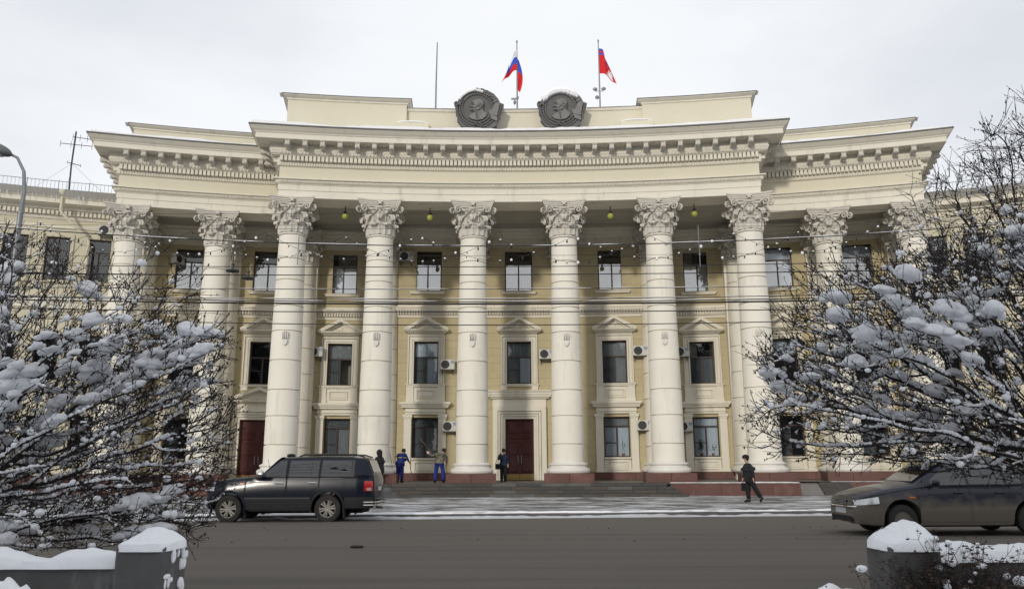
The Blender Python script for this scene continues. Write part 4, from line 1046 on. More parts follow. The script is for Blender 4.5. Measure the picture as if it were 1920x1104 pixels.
fx=M(); fx.blob((-.26,-.05,2.32),(.14,.1,.10),8,5); fx.blob((.22,-.05,2.34),(.14,.1,.10),8,5); fx.tube([(-.26,0,2.22),(.22,0,2.22)],.02,5); fx.blob((-.16,-.05,1.82),(.12,.1,.12),6,4); fx.build('floodlight',grey_metal,t)
# tv antenna on the left wing
t=thing('tv_antenna','tall thin television antenna mast on the left wing roof','antenna',(-26.0,43.6,16.45))
M().tube([(0,0,0),(-.05,0,2.5),(.0,0,4.6)],.045,6).build('mast',dark_metal,t)
for z,l,dx in ((3.75,1.9,.1),(4.15,1.3,.5),(2.55,.8,.1)):
    b=M().tube([(dx-l/2,0,z+.12),(dx+l/2,0,z-.1)],.022,5).build('boom',dark_metal,t)
    for q in range(4 if z>3 else 2):
        x=dx-l/2+l*q/(3 if z>3 else 1); zc=z+.12-.22*q/(3 if z>3 else 1); M().tube([(x,-.0,zc-.22 if z>3 else zc-.1),(x,0,zc+.2 if z>3 else zc+.1)],.013,4).build('element',dark_metal,b)
g_=M()
for e_ in ((-3.6,0,.2),(-1.2,1.5,.2),(2.6,.5,.2)): g_.tube([(0,0,2.6),(e_[0]*.5,e_[1]*.5,1.32),e_],.008,3,False)
g_.build('guy_wires',dark_metal,t)

# ------------------------------------------------------------------ street lamp at the left
lx,ly=-13.15,20.0
t=thing('street_lamp','grey street lamp with curved arm at the far left edge','street lamp',(lx,ly,.12))
M().tube([(0,0,0),(0,0,4),(0,0,8.1)],[.13,.10,.07],10).build('pole',grey_metal,t,smooth=True)
M().tube([(0,0,8.1),(.02,0,8.7),(-.06,0,9.25),(-.25,-.05,9.62),(-.45,-.1,9.72)],[.06,.055,.045,.04,.035],8).build('arm',grey_metal,t,smooth=True)
m=M(); m.T=Matrix.Translation((-.72,-.15,9.83))@Matrix.Rotation(.42,4,'Y'); m.blob((0,0,0),(.40,.20,.15),14,8); m.T=None; m.build('lamp_head',mat('dark lamp shell',(.12,.125,.13),.4),t,smooth=True)
m=M(); m.T=Matrix.Translation((-.76,-.15,9.76))@Matrix.Rotation(.42,4,'Y'); m.blob((0,0,0),(.26,.15,.12),12,6); m.T=None; m.build('diffuser',mat('milky diffuser',(.5,.5,.5),.3),t,smooth=True)
for z in (7.35,6.45,5.95):
    M().tube([(0,0,z),(-1.0,-.0,z+.30)],.05,6).build('cross_arm',wire_s,t); 
M().tube([(-.02,-.1,7.6),(-.10,-.1,7.2),(-.05,-.1,6.6),(-.12,-.1,5.6)],.02,5).build('cable',dark_metal,t)

# ------------------------------------------------------------------ overhead wires
def wire(z,y,sag,r,label,snowy=.0,x0=-30,x1=30,tilt=0.,grp='overhead wires across the street',dz=0,y2=None):
    pts=[(x,y+(0 if y2 is None else (y2-y)*(x-x0)/(x1-x0)),z+sag*x*x+tilt*x) for x in [x0+(x1-x0)*i/60 for i in range(61)]]
    w=M().tube(pts,r,5,False).build('overhead_wire',wire_m,None,label=label,category='wire',group=grp,smooth=True)
    if snowy:
        random.seed(int(z*100)); m=M(); x=-24
        while x<24:
            l=random.uniform(.3,2.2) if snowy<.9 else random.uniform(1.5,5); e=min(24,x+l)
            k=max(2,int((e-x)/.25)); pp=[]
            for i in range(k+1):
                xx=x+(e-x)*i/k; pp.append((xx,y+(0 if y2 is None else (y2-y)*(xx-x0)/(x1-x0)),z+sag*xx*xx+tilt*xx+r*1.3))
            rr=[r*random.uniform(.45,.95) for _ in pp]; rr[0]=r*.2; rr[-1]=r*.2
            m.tube(pp,rr,5,False); x=e+random.uniform(.02,.3)*(1.1-snowy)*6
        m.build('snow_crust',snow,w,smooth=True,kind='stuff')
    return w
thin='one of ten thin black overhead wires strung level across the street before the columns'
wire(6.65,18,.0036,.013,'uppermost heavy cable carrying the bulb garlands, partly snow covered',.25)
for z,s_,r,sn,lb in ((7.50,.0004,.004,0,'faint hair-thin wire crossing the column capitals, topmost of all the wires'),(7.17,.0003,.005,0,'faint thin wire crossing the lowest leaves of the capitals, upper one of a close pair'),(7.10,.0004,.004,0,'faint thin wire crossing the lowest leaves of the capitals, lower one of a close pair'),
    (6.45,.0005,.0045,0,'thin wire passing through the zigzag of bulbs just under the heavy garland cable'),(6.19,.0008,.010,0,'black wire just below the lowest bulbs of the garlands'),(6.03,.0006,.011,0,'black wire across the top-floor panes, upper one of a close pair'),(5.95,.0008,.010,0,'black wire across the top-floor panes, lower one of a close pair'),
    (5.21,.001,.010,0,'thin black wire close under the thickest frosted bundle'),(5.08,.0009,.012,0,'black wire crossing the dentil band below the top-floor windows'),(4.71,.0016,.011,0,'lowest black wire, crossing the small pediments of the first floor')):
    wire(z,18+random.uniform(-.5,.5),s_,r,lb,sn,tilt=(-.002 if z<5.3 else 0))
wire(5.66,18.2,.0008,.009,'whitish snow-dusted wire running below the garlands',.8)
wire(5.44,18.3,.0010,.010,'snow-crusted cable just above the thickest cable bundle',.8)
wire(5.31,18.0,.0012,.013,'thickest frosted cable bundle across the middle of the columns',.6,tilt=-.002)
wire(5.26,18.05,.0011,.014,'dark cable running tight beneath the thickest frosted bundle',.3,tilt=-.002)
# fittings that hang on the wires
for x,z in ((-6.65,6.05),(-6.28,5.87)):
    o=M().tube([(0,0,-.02),(0,0,.42)],.014,6).lathe([(0,.0),(.16,.02),(.15,.05),(.05,.07),(.03,.12),(.045,.2),(.02,.22)],10).build('wire_insulator',dark_metal,None,smooth=True,loc=(x,18,z),label='dark insulator fitting on the wires, '+('upper left one of two' if x<-6.5 else 'lower right one of two')+' near the second column',category='insulator')
for x,z0,z1 in ((-8.95,6.75,5.95),(-5.1,6.9,6.2),(2.28-4.48,0,0),(4.32,7.1,6.1)):
    if z0: M().tube([(0,0,z0-z1),(0,0,0)],.010,4).build('wire_hanger',grey_metal,None,loc=(x,17.9,z1),label='thin upright hanger rod crossing the garland cable, '+{-8.95:'at the left by the first top window',-5.1:'left of the third column',4.32:'right of the seventh column'}[x],category='hanger rod')
# garlands of bulbs
bu=M(); bu.m=0; bu.lathe([(.018,.0),(.02,-.05),(.012,-.055)],6); bu.blob((0,0,-.075),(.030,.030,.032),7,5); bu.m=1; bu.blob((.004,0,.012),(.040,.036,.026),7,5)
BULB=bu.mesh('bulb',[dark_metal,snow],True)
bu=M(); bu.m=0; bu.lathe([(.018,.0),(.02,-.05),(.012,-.055)],6); bu.blob((0,0,-.075),(.032,.032,.034),7,5); BULB2=bu.mesh('bulb',[dark_metal],True)
bu=M(); bu.m=0; bu.lathe([(.018,.0),(.02,-.05),(.012,-.055)],6); bu.m=1; bu.blob((0,0,-.03),(.05,.045,.055),8,6); BULB3=bu.mesh('bulb',[dark_metal,snow],True)
random.seed(11)
for j,ph in enumerate((0.0,.5)):
    t=thing('bulb_garland',('front' if j==0 else 'rear')+' zigzag garland of small snowy bulbs, '+('peaking just right of the fourth column' if j==0 else 'peaking just right of the fifth column'),'light garland',(0,17.9+j*.15,6.6),0,'bulb garlands on the heavy cable')
    per=3.64; pts=[]; n=0
    def gz(x):
        q=((x+2.26)/per+ph)%1; d=min(q,1-q)*2   # 0 at peak, 1 at trough
        return .27-.60*(1-(1-d)**1.7)+.0034*x*x+.02*noise.noise((x,j,0))
    X=[-15+.13*i for i in range(231)]
    M().tube([(x,0,gz(x)) for x in X],.0045,4,False).build('cable',wire_m,t)
    x=-14.5
    while x<14.5:
        b=obj('bulb',random.choice([BULB,BULB,BULB2,BULB3]),t,(x,0,gz(x)+random.uniform(-.01,.01)),random.uniform(0,3),scale=random.uniform(.5,.8)); n+=1
        x+=.262
# ------------------------------------------------------------------ cars
def ip(x,tab): return float(np.interp(x,[a for a,_ in tab],[b for _,b in tab]))
class Car:
    def __init__(s,L,top,bot,belt,hw,tum,wheels,wr):
        s.L,s.top,s.bot,s.belt,s.hw,s.tum,s.wheels,s.wr=L,top,bot,belt,hw,tum,wheels,wr
    def arch(s,x):
        z=ip(x,s.bot)
        for w in s.wheels:
            d=abs(x-w); ra=s.wr+.085
            if d<ra: z=max(z,s.wr+sqrt(max(0,ra*ra-d*d))-.0)
        return z
    def side(s,x,z):
        zt,be,h=ip(x,s.top),ip(x,s.belt),ip(x,s.hw); zb=ip(x,s.bot)
        be=min(be,zt-.04)
        if z<=be:
            q=(z-zb)/(be-zb); bul=.035*(1-(2*q-.75)**2) if 0<=q<=1 else 0
            return h-.045+bul*1.2
        q=(z-be)/max(.05,(zt-be)); 
        return h-.045+.035*.6*(1-q)-.02 - s.tum*min(1,max(0,zt-be)/.5)*q**1.1 - .03*q*q
    def body(s,mats,dirt=None,n=150):
        m=M(); xs=sorted(set([s.L*i/n for i in range(n+1)]+[w+sg*(s.wr+.0849) for w in s.wheels for sg in (-1,1)])); rows=[]
        for x in xs:
            zt,be,zb=ip(x,s.top),ip(x,s.belt),s.arch(x); be=min(be,zt-.04)
            P=[]
            wt=s.side(x,zt)
            P.append((0,zb)); P.append((s.side(x,zb+.02)*.70,zb)); 
            for q in (0,.03,.15,.3,.45,.6,.75,.9,1): z=zb+(be-zb)*q; P.append((s.side(x,max(z,ip(x,s.bot)+.02))-(.03 if q==0 else 0),z))
            for q in (.12,.3,.5,.7,.88,.96): z=be+(zt-be)*q; P.append((s.side(x,z),z))
            P.append((wt-.05,zt+.004)); P.append((wt-.14,zt+.018)); P.append((wt*.45,zt+.038)); P.append((0,zt+.045))
            rows.append(P)
        q=len(rows[0]); vs=[]
        for x,P in zip(xs,rows):
            vs+=[(x,-y,z) for y,z in P]+[(x,y,z) for y,z in P[-2:0:-1]]
        k=2*q-2; fs=[]
        for i in range(len(xs)-1):
            for j in range(k): fs.append((i*k+j,i*k+(j+1)%k,(i+1)*k+(j+1)%k,(i+1)*k+j))
        fs.append(tuple(range(k))); fs.append(tuple(range((len(xs)-1)*k,len(xs)*k))[::-1])
        m.add(vs,fs); me=m.mesh('body',mats,True,28)
        me=fixn(me)
        return me
    def panel(s,name,ma,par,x0,x1,zl,zh,off=.006,sides=(-1,1),nx=14,nz=6,smooth=True,**k):
        """sheet that follows the body side; zl,zh functions or numbers"""
        out=[]
        f=lambda g,x: g(x) if callable(g) else g
        for sd in sides:
            m=M()
            def fn(u,v):
                x=x0+(x1-x0)*u; a,b=f(zl,x),f(zh,x); z=a+(b-a)*v; return (x,sd*(s.side(x,z)+off),z)
            m.grid(fn,nx,nz)
            # rim back to the body
            out.append(m.build(name,ma,par,smooth=smooth,angle=50,**k))
        return out
def wheel(par,x,y,r,w,style,side):
    t=M(); t.lathe_y([(r*.62,-w/2),(r*.80,-w/2-.006),(r*.95,-w/2+.006),(r,-w/2+.035),(r,0),(r,w/2-.035),(r*.95,w/2-.006),(r*.62,w/2)],36)
    o=t.build('wheel',black_rub,par,smooth=True,angle=40,loc=(x,y,r))
    s=side; m=M(); f=-1 if side<0 else 1; yo=f*(w/2-.02)
    al=mat('alloy wheel',(.50,.47,.42),.4,(.36,.33,.29),6.,.6,metal=.5)
    m.lathe_y([(r*.66,yo*1.02),(r*.63,yo*1.12),(r*.59,yo*1.05),(r*.57,yo*.6)],32)
    m.lathe_y([(0,yo*1.0),(r*.13,yo*1.02),(r*.15,yo*.8)],16)
    if style=='alloy':
        for k in range(6):
            for d in (-.11,.11):
                a=2*pi*k/6+.2; m.tube([(r*.10*cos(a+d*3),yo*.92,r*.10*sin(a+d*3)),(r*.60*cos(a+d*1.6),yo*.98,r*.60*sin(a+d*1.6))],[.026,.030],5)
        ri=m.build('rim',al,o,smooth=True,angle=40)
    else:
        m.lathe_y([(0,yo*.9),(r*.35,yo*.98),(r*.60,yo*.86)],20)
        ri=m.build('rim',mat('dirty steel rim',(.12,.11,.10),.7,(.2,.18,.15),5.,.6),o,smooth=True,angle=40)
    bk=M(); bk.lathe_y([(0,yo*.45),(r*.62,yo*.45)],20); bk.build('brake_disc',dark_in,o)
    return o
cg=glass_mat('car glass',(.34,.36,.37),1.5,.02,.09)
paint=mat('near black navy car paint',(.006,.010,.022),.22,(.010,.014,.026),2.,.6,coat=.10,spec=.22)
grime=mat('grimy lower bodywork',(.022,.023,.026),.6,(.036,.035,.034),4.,.6,.1,20.,spec=.25)
chrome=mat('chrome',(.7,.7,.7),.12,metal=1.)
redlens=mat('red tail lens',(.45,.01,.015),.2,coat=.6); clear=mat('clear lamp lens',(.6,.62,.62),.15,coat=.6,metal=.4); amber=mat('orange lens',(.7,.16,.02),.3)
# --- dark SUV
suv=thing('suv','large dark navy suv with roof rails parked before the steps, facing left','car',(-8.78,23.80,road_z(-7,23.7)-.005),.0); suv.scale=(.975,1,1)
C=Car(4.90,
 top=[(0,.78),(.015,.98),(.06,1.08),(.16,1.135),(.4,1.17),(.9,1.215),(1.3,1.25),(1.54,1.275),(1.70,1.42),(1.90,1.60),(2.06,1.735),(2.2,1.78),(2.6,1.80),(3.4,1.805),(4.2,1.79),(4.5,1.765),(4.64,1.72),(4.72,1.55),(4.80,1.36),(4.86,1.25),(4.885,1.0),(4.90,.62)],
 bot=[(0,.52),(.05,.42),(.25,.34),(4.5,.36),(4.8,.42),(4.9,.5)],
 belt=[(0,.85),(.2,1.02),(.4,1.08),(1.5,1.21),(2,1.235),(4.9,1.25)],
 hw=[(0,.78),(.03,.84),(.10,.89),(.25,.935),(.6,.965),(4.4,.965),(4.65,.93),(4.8,.87),(4.9,.80)],
 tum=.17,wheels=(.70,3.56),wr=.39)
b=obj('body',C.body([paint]),suv)
C.panel('lower_cladding',grime,suv,1.17,3.08,.36,.66,.010); C.panel('lower_cladding',grime,suv,.10,.22,.45,.70,.010,nx=4)
C.panel('rear_bumper',grime,suv,4.05,4.86,.40,.70,.014)
C.panel('side_moulding',mat('grey trim',(.045,.048,.055),.45),suv,1.17,3.06,.655,.70,.022)
for (x0,x1,h) in ((1.16,2.34,'front'),(2.36,3.30,'rear')):
    for p,sd in zip(C.panel('door',paint,suv,x0+.02,x1-.02,(lambda x:.72) if h=='front' else (lambda x: .72+max(0,(x-3.0))*1.1),(lambda x: min(1.23,1.235)),.012,nx=18,nz=10),(-1,1)):
        m=M(); y=sd*(C.side(x1-.3,1.1)+.035); m.tube([(x1-.32,y-sd*.02,1.085),(x1-.28,y,1.09),(x1-.12,y,1.09),(x1-.08,y-sd*.02,1.085)],.022,6); m.build('handle',chrome,p,smooth=True)
C.panel('door_gap',dark_in,suv,2.335,2.365,.40,1.24,.008,nx=1,nz=12); C.panel('door_gap',dark_in,suv,1.14,1.165,.45,1.22,.008,nx=1,nz=12)
C.panel('door_gap',dark_in,suv,3.285,3.305,.95,1.24,.008,nx=1,nz=6)
# window band: black surround then panes
ws_top=lambda x: min(1.695, 1.29+max(0,(x-1.62))*.80)
C.panel('window_trim',dark_metal,suv,1.60,4.30,1.255,lambda x: min(ws_top(x)+.03,1.72),.010,nx=60)
C.panel('window_pane',cg,suv,1.72,2.30,1.27,ws_top,.016,nx=20); C.panel('window_pane',cg,suv,2.40,3.04,1.27,1.69,.016); C.panel('window_pane',cg,suv,3.06,3.26,1.27,1.69,.016)
C.panel('window_pane',cg,suv,3.34,4.20,lambda x:1.28+max(0,x-4.12)*.4,lambda x:1.70-max(0,x-4.0)*.12,.016)
C.panel('pillar',paint,suv,2.31,2.39,1.25,1.74,.019,nx=2); C.panel('pillar',paint,suv,3.27,3.33,1.25,1.74,.019,nx=2); C.panel('air_vent',dark_in,suv,4.28,4.50,1.285,1.35,.008)
# windscreen and tail window
m=M(); m.grid(lambda u,v:(1.56+.58*u,-.66+1.32*v,ip(1.56+.58*u,C.top)+.05),8,6); m.build('windscreen',cg,suv,smooth=True)
m=M(); m.grid(lambda u,v:(4.665+.155*u,-.62+1.24*v,ip(4.665+.155*u,C.top)+.05),6,6); m.build('tail_window',cg,suv,smooth=True)
C.panel('tail_lamp',redlens,suv,4.60,4.835,.86,1.14,.016,nx=8); C.panel('reversing_lamp',clear,suv,4.68,4.80,.875,.95,.020,nx=4)
C.panel('headlamp',clear,suv,.05,.26,.88,lambda x:.97+.25*(x-.05),.010,nx=8)
C.panel('indicator',amber,suv,1.00,1.10,1.045,1.095,.012,nx=3,nz=3)
for z in (.555,.475): M().tube([(4.60,-.93,z),(4.86,-.88,z),(4.955,-.70,z),(4.96,.70,z),(4.86,.88,z),(4.60,.93,z)],.025,8).build('bumper_bar',chrome,suv,smooth=True)
m=M(); m.box(4.885,4.90,-.26,.26,.86,.97); m.build('number_plate',mat('plate white',(.6,.6,.6),.5),suv)
for sd in (-1,1):
    M().tube([(2.62,sd*.66,1.83),(2.78,sd*.66,1.875),(3.6,sd*.66,1.885),(4.3,sd*.66,1.87),(4.55,sd*.66,1.80)],[.02,.028,.028,.028,.02],6).build('roof_rail',dark_metal,suv,smooth=True)
    m=M(); m.blob((1.63,sd*1.03,1.33),(.08,.11,.12),10,7); m.build('wing_mirror',chrome if sd<0 else paint,suv,smooth=True)
    M().box(1.3,3.0,sd*.80-.11,sd*.80+.11,.33,.37).build('running_board',dark_metal,suv)
    for wx in C.wheels:
        wheel(suv,wx,sd*.80,.385,.24,'alloy',sd)
        m=M(); pts=[]
        for i in range(13):
            a=radians(-12+204*i/12); x=wx+(.485)*cos(a); z=.39+.485*sin(a); pts.append((x,sd*(C.side(x,max(z,.45))+.012),z))
        m.tube(pts,.032,6); m.build('wheel_arch',grime if wx>2 else paint,suv,smooth=True)
    M().box(1.17,1.20,sd*.80-.12,sd*.80+.12,.14,.42).build('mud_flap',black_rub,suv); M().box(4.02,4.05,sd*.80-.12,sd*.80+.12,.14,.46).build('mud_flap',black_rub,suv)
M().blob((2.18,0,1.86),(.14,.10,.06),10,6).build('roof_beacon',dark_in,suv,smooth=True)
M().tube([(4.72,.45,.36),(4.93,.45,.34)],.035,8).build('exhaust_pipe',steel,suv)
M().box(.5,4.5,-.6,.6,.25,.5).build('chassis',dark_in,suv)
M().tube([(1.85,-.80,1.28),(1.75,-.83,1.75)],.006,4).build('aerial',dark_metal,suv)
# seats and steering wheel seen through glass
m=M(); 
for x,y in ((2.35,-.4),(2.35,.4),(3.2,-.4),(3.2,.4)): m.box(x-.06,x+.10,y-.22,y+.22,.9,1.45); m.blob((x+.02,y,1.54),(.06,.13,.09),8,5)
m.build('seats',dark_metal,suv)

# --- dirty dark blue saloon
sedan=thing('saloon_car','dark blue saloon with mud-brown lower sides driving left behind the snowy post','car',(6.80,17.15,road_z(8.5,17.2)),.0); sedan.scale=(1.03,1.0,1.05)
mud=mat('road dirt on blue paint',(.155,.137,.108),.75,(.12,.108,.088),3.,.6,.1,20.,col3=(.03,.032,.045),c3=(.62,.8),s3=2.,stretch3=(.6,1,2.))
blue=mat('dusty dark blue car paint',(.014,.018,.036),.3,(.055,.053,.048),2.0,.6,coat=.3,spec=.4)
S2=Car(4.26,
 top=[(0,.58),(.05,.70),(.2,.765),(.6,.86),(1.0,.925),(1.18,.95),(1.4,1.09),(1.7,1.27),(1.92,1.365),(2.15,1.40),(2.6,1.41),(2.95,1.385),(3.15,1.32),(3.45,1.15),(3.68,1.01),(3.8,.985),(4.1,.97),(4.2,.92),(4.25,.72),(4.26,.6)],
 bot=[(0,.34),(.06,.25),(.3,.19),(3.9,.20),(4.2,.3),(4.26,.4)],
 belt=[(0,.62),(.2,.72),(1.1,.87),(1.5,.905),(3.5,.945),(4.26,.93)],
 hw=[(0,.55),(.04,.66),(.12,.74),(.3,.81),(.6,.85),(3.7,.85),(4.0,.81),(4.18,.74),(4.26,.64)],
 tum=.20,wheels=(.88,3.38),wr=.295)
def splashed(name,paint_c,dirt_c,z0,z1):
    m=bpy.data.materials.new(name); m.use_nodes=True; t=m.node_tree; b=t.nodes['Principled BSDF']; b.inputs['Roughness'].default_value=.35; b.inputs['Specular IOR Level'].default_value=.35; b.inputs['Coat Weight'].default_value=.25
    tc=N(t,'ShaderNodeTexCoord'); sp=N(t,'ShaderNodeSeparateXYZ'); t.links.new(tc.outputs['Object'],sp.inputs[0]); no=N(t,'ShaderNodeTexNoise',inp={'Scale':3.5,'Detail':6.0}); t.links.new(tc.outputs['Object'],no.inputs[0])
    a=N(t,'ShaderNodeMath',operation='MULTIPLY_ADD'); t.links.new(no.outputs[0],a.inputs[0]); a.inputs[1].default_value=-.45; t.links.new(sp.outputs[2],a.inputs[2])
    r=N(t,'ShaderNodeMapRange',inp={'From Min':z0-.22,'From Max':z1-.22,'To Min':1.0,'To Max':0.06}); t.links.new(a.outputs[0],r.inputs[0])
    x=N(t,'ShaderNodeMix',data_type='RGBA'); t.links.new(r.outputs[0],x.inputs[0]); x.inputs[6].default_value=(*paint_c,1); x.inputs[7].default_value=(*dirt_c,1); t.links.new(x.outputs[2],b.inputs['Base Color'])
    r2=N(t,'ShaderNodeMapRange',inp={'From Min':0.,'From Max':1.,'To Min':.28,'To Max':.85}); t.links.new(r.outputs[0],r2.inputs[0]); t.links.new(r2.outputs[0],b.inputs['Roughness'])
    return m
mud=splashed('mud splashed blue paint',(.012,.016,.036),(.15,.132,.105),.52,.74); blue=mud
obj('body',S2.body([mud]),sedan)
dz=lambda x:.62+.03*noise.noise((x*2,0,0))
for a,b_ in ((1.19,2.18),(2.20,2.92)): S2.panel('door',mud,sedan,a+.012,b_-.012,.26,dz,.007,nx=20); S2.panel('door_upper',blue,sedan,a+.012,b_-.012,dz,.875,.007,nx=16)
S2.panel('front_bumper',mud,sedan,.02,.42,.22,.52,.012); S2.panel('mud_skirt',mud,sedan,3.72,4.18,.28,.6,.006)
S2.panel('sill',mud,sedan,1.19,2.93,.205,.255,.008)
wt2=lambda x: min(1.335,.955+max(0,x-1.36)*.66, 1.335-max(0,x-2.95)*.62)
S2.panel('window_trim',dark_metal,sedan,1.36,3.45,lambda x:.925+(x-1.3)*.012,lambda x: max(.95,wt2(x)+.02),.008,nx=60)
S2.panel('window_pane',cg,sedan,1.48,2.16,.945,wt2,.013,nx=24); S2.panel('window_pane',cg,sedan,2.22,2.90,.955,wt2,.013,nx=20); S2.panel('window_pane',cg,sedan,2.95,3.22,.965,wt2,.013,nx=12)
m=M(); m.grid(lambda u,v:(1.20+.70*u,-.60+1.20*v,ip(1.20+.70*u,S2.top)+.050),8,6); m.build('windscreen',cg,sedan,smooth=True)
m=M(); m.grid(lambda u,v:(3.0+.62*u,-.55+1.1*v,ip(3.0+.62*u,S2.top)+.050),8,6); m.build('tail_window',cg,sedan,smooth=True)
S2.panel('headlamp',clear,sedan,.03,.44,lambda x:.565+.08*(x-.03),lambda x:.66+.16*(x-.03),.012,nx=10)
S2.panel('indicator',amber,sedan,1.02,1.14,.70,.73,.010,nx=3,nz=2)
m=M(); m.box(-.012,.0,-.26,.26,.40,.51); m.build('number_plate',MATS['plate white'],sedan)
m=M(); m.box(-.006,.03,-.33,.33,.56,.655); gr=m.build('grille',dark_in,sedan)
for z in (.575,.605,.635): M().box(-.014,-.007,-.32,.32,z,z+.010).build('grille_bar',chrome,gr)
m=M(); m.box(-.006,.06,-.5,.5,.27,.36); m.build('air_intake',dark_in,sedan)
M().tube([(.06,-.66,.535),(-.02,-.5,.535),(-.03,0,.535),(-.02,.5,.535),(.06,.66,.535)],.02,6).build('bumper_trim',chrome,sedan,smooth=True)
for sd in (-1,1):
    M().blob((1.52,sd*.92,.99),(.07,.09,.065),10,6).build('wing_mirror',blue,sedan,smooth=True)
    for x in (1.98,2.78): M().tube([(x-.08,sd*(S2.side(x,.8)+.02),.80),(x+.08,sd*(S2.side(x,.8)+.02),.80)],.015,5).build('handle',dark_metal,sedan)
    for wx in S2.wheels: wheel(sedan,wx,sd*.72,.29,.18,'steel',sd)
M().box(.4,3.9,-.6,.6,.16,.4).build('chassis',dark_in,sedan)
# exhaust puff behind the suv
pm=bpy.data.materials.new('exhaust vapour'); pm.use_nodes=True; t_=pm.node_tree; t_.nodes.clear(); o_=N(t_,'ShaderNodeOutputMaterial'); v_=N(t_,'ShaderNodeVolumePrincipled'); v_.inputs['Color'].default_value=(.85,.87,.9,1)
tc_=N(t_,'ShaderNodeTexCoord'); n_=N(t_,'ShaderNodeTexNoise',inp={'Scale':2.6,'Detail':4.0}); t_.links.new(tc_.outputs['Object'],n_.inputs[0])
le=N(t_,'ShaderNodeVectorMath',operation='LENGTH'); mp_=N(t_,'ShaderNodeMapping'); mp_.inputs['Scale'].default_value=(1/.62,1/.45,1/.42); t_.links.new(tc_.outputs['Object'],mp_.inputs[0]); t_.links.new(mp_.outputs[0],le.inputs[0])
fa=N(t_,'ShaderNodeMapRange',inp={'From Min':1.0,'From Max':.2,'To Min':0.,'To Max':1.}); t_.links.new(le.outputs['Value'],fa.inputs[0])
nn=N(t_,'ShaderNodeMapRange',inp={'From Min':.42,'From Max':.7,'To Min':0.,'To Max':3.2}); t_.links.new(n_.outputs[0],nn.inputs[0])
mu=N(t_,'ShaderNodeMath',operation='MULTIPLY'); t_.links.new(fa.outputs[0],mu.inputs[0]); t_.links.new(nn.outputs[0],mu.inputs[1]); t_.links.new(mu.outputs[0],v_.inputs['Density']); t_.links.new(v_.outputs[0],o_.inputs['Volume'])
pf=M().blob((0,0,0),(.62,.45,.42),16,10).build('exhaust_vapour',pm,None,smooth=True,loc=(-4.05,24.1,.66),kind='stuff')

# ------------------------------------------------------------------ people
def skinmesh(name,J,E_,ma,par=None,sub=1,root=None):
    names=list(J); me=bpy.data.meshes.new(name); me.from_pydata([J[n][:3] for n in names],[(names.index(a),names.index(b)) for a,b in E_],[])
    o=bpy.data.objects.new(name,me); COL.objects.link(o)
    s=o.modifiers.new('s','SKIN'); s.use_smooth_shade=True
    for i,n in enumerate(names):
        sv=me.skin_vertices[0].data[i]; r=J[n][3]; sv.radius=(r if not hasattr(r,'__len__') else r[0], r if not hasattr(r,'__len__') else r[1]); sv.use_root=(n==(root or names[0]))
    u=o.modifiers.new('u','SUBSURF'); u.levels=sub; u.render_levels=sub
    bpy.context.view_layer.update()
    m2=bpy.data.meshes.new_from_object(o.evaluated_get(bpy.context.evaluated_depsgraph_get())); m2.name=name
    m2.materials.clear(); m2.materials.append(ma)
    for p in m2.polygons: p.use_smooth=True
    bpy.data.objects.remove(o)
    return obj(name,m2,par)
def hand(J,E_,wr,el,tag,glove=1.0):
    w=Vector(wr); d=(w-Vector(el)).normalized(); s=d.cross(Vector((0,1,0))); 
    if s.length<.2: s=d.cross(Vector((1,0,0)))
    s.normalize(); n=s.cross(d).normalized()
    J[tag+'palm']=(*(w+d*.07),.030*glove); E_.append((tag+'w',tag+'palm'))
    for i in range(4):
        l=(.055,.07,.066,.05)[i]; o=s*((i-1.5)*.019)
        a=w+d*.10+o; b_=a+d*l*.6+n*.012; c=b_+d*l*.4+n*.025
        for q,(P_,r) in enumerate(((a,.0095),(b_,.0088),(c,.0075))): J[f'{tag}f{i}{q}']=(*P_,r*glove)
        E_ += [(tag+'palm',f'{tag}f{i}0'),(f'{tag}f{i}0',f'{tag}f{i}1'),(f'{tag}f{i}1',f'{tag}f{i}2')]
    a=w+d*.05-s*.035; c=a+d*.045-s*.02+n*.01
    J[tag+'t0']=(*a,.011*glove); J[tag+'t1']=(*c,.009*glove); E_ += [(tag+'palm',tag+'t0'),(tag+'t0',tag+'t1')]
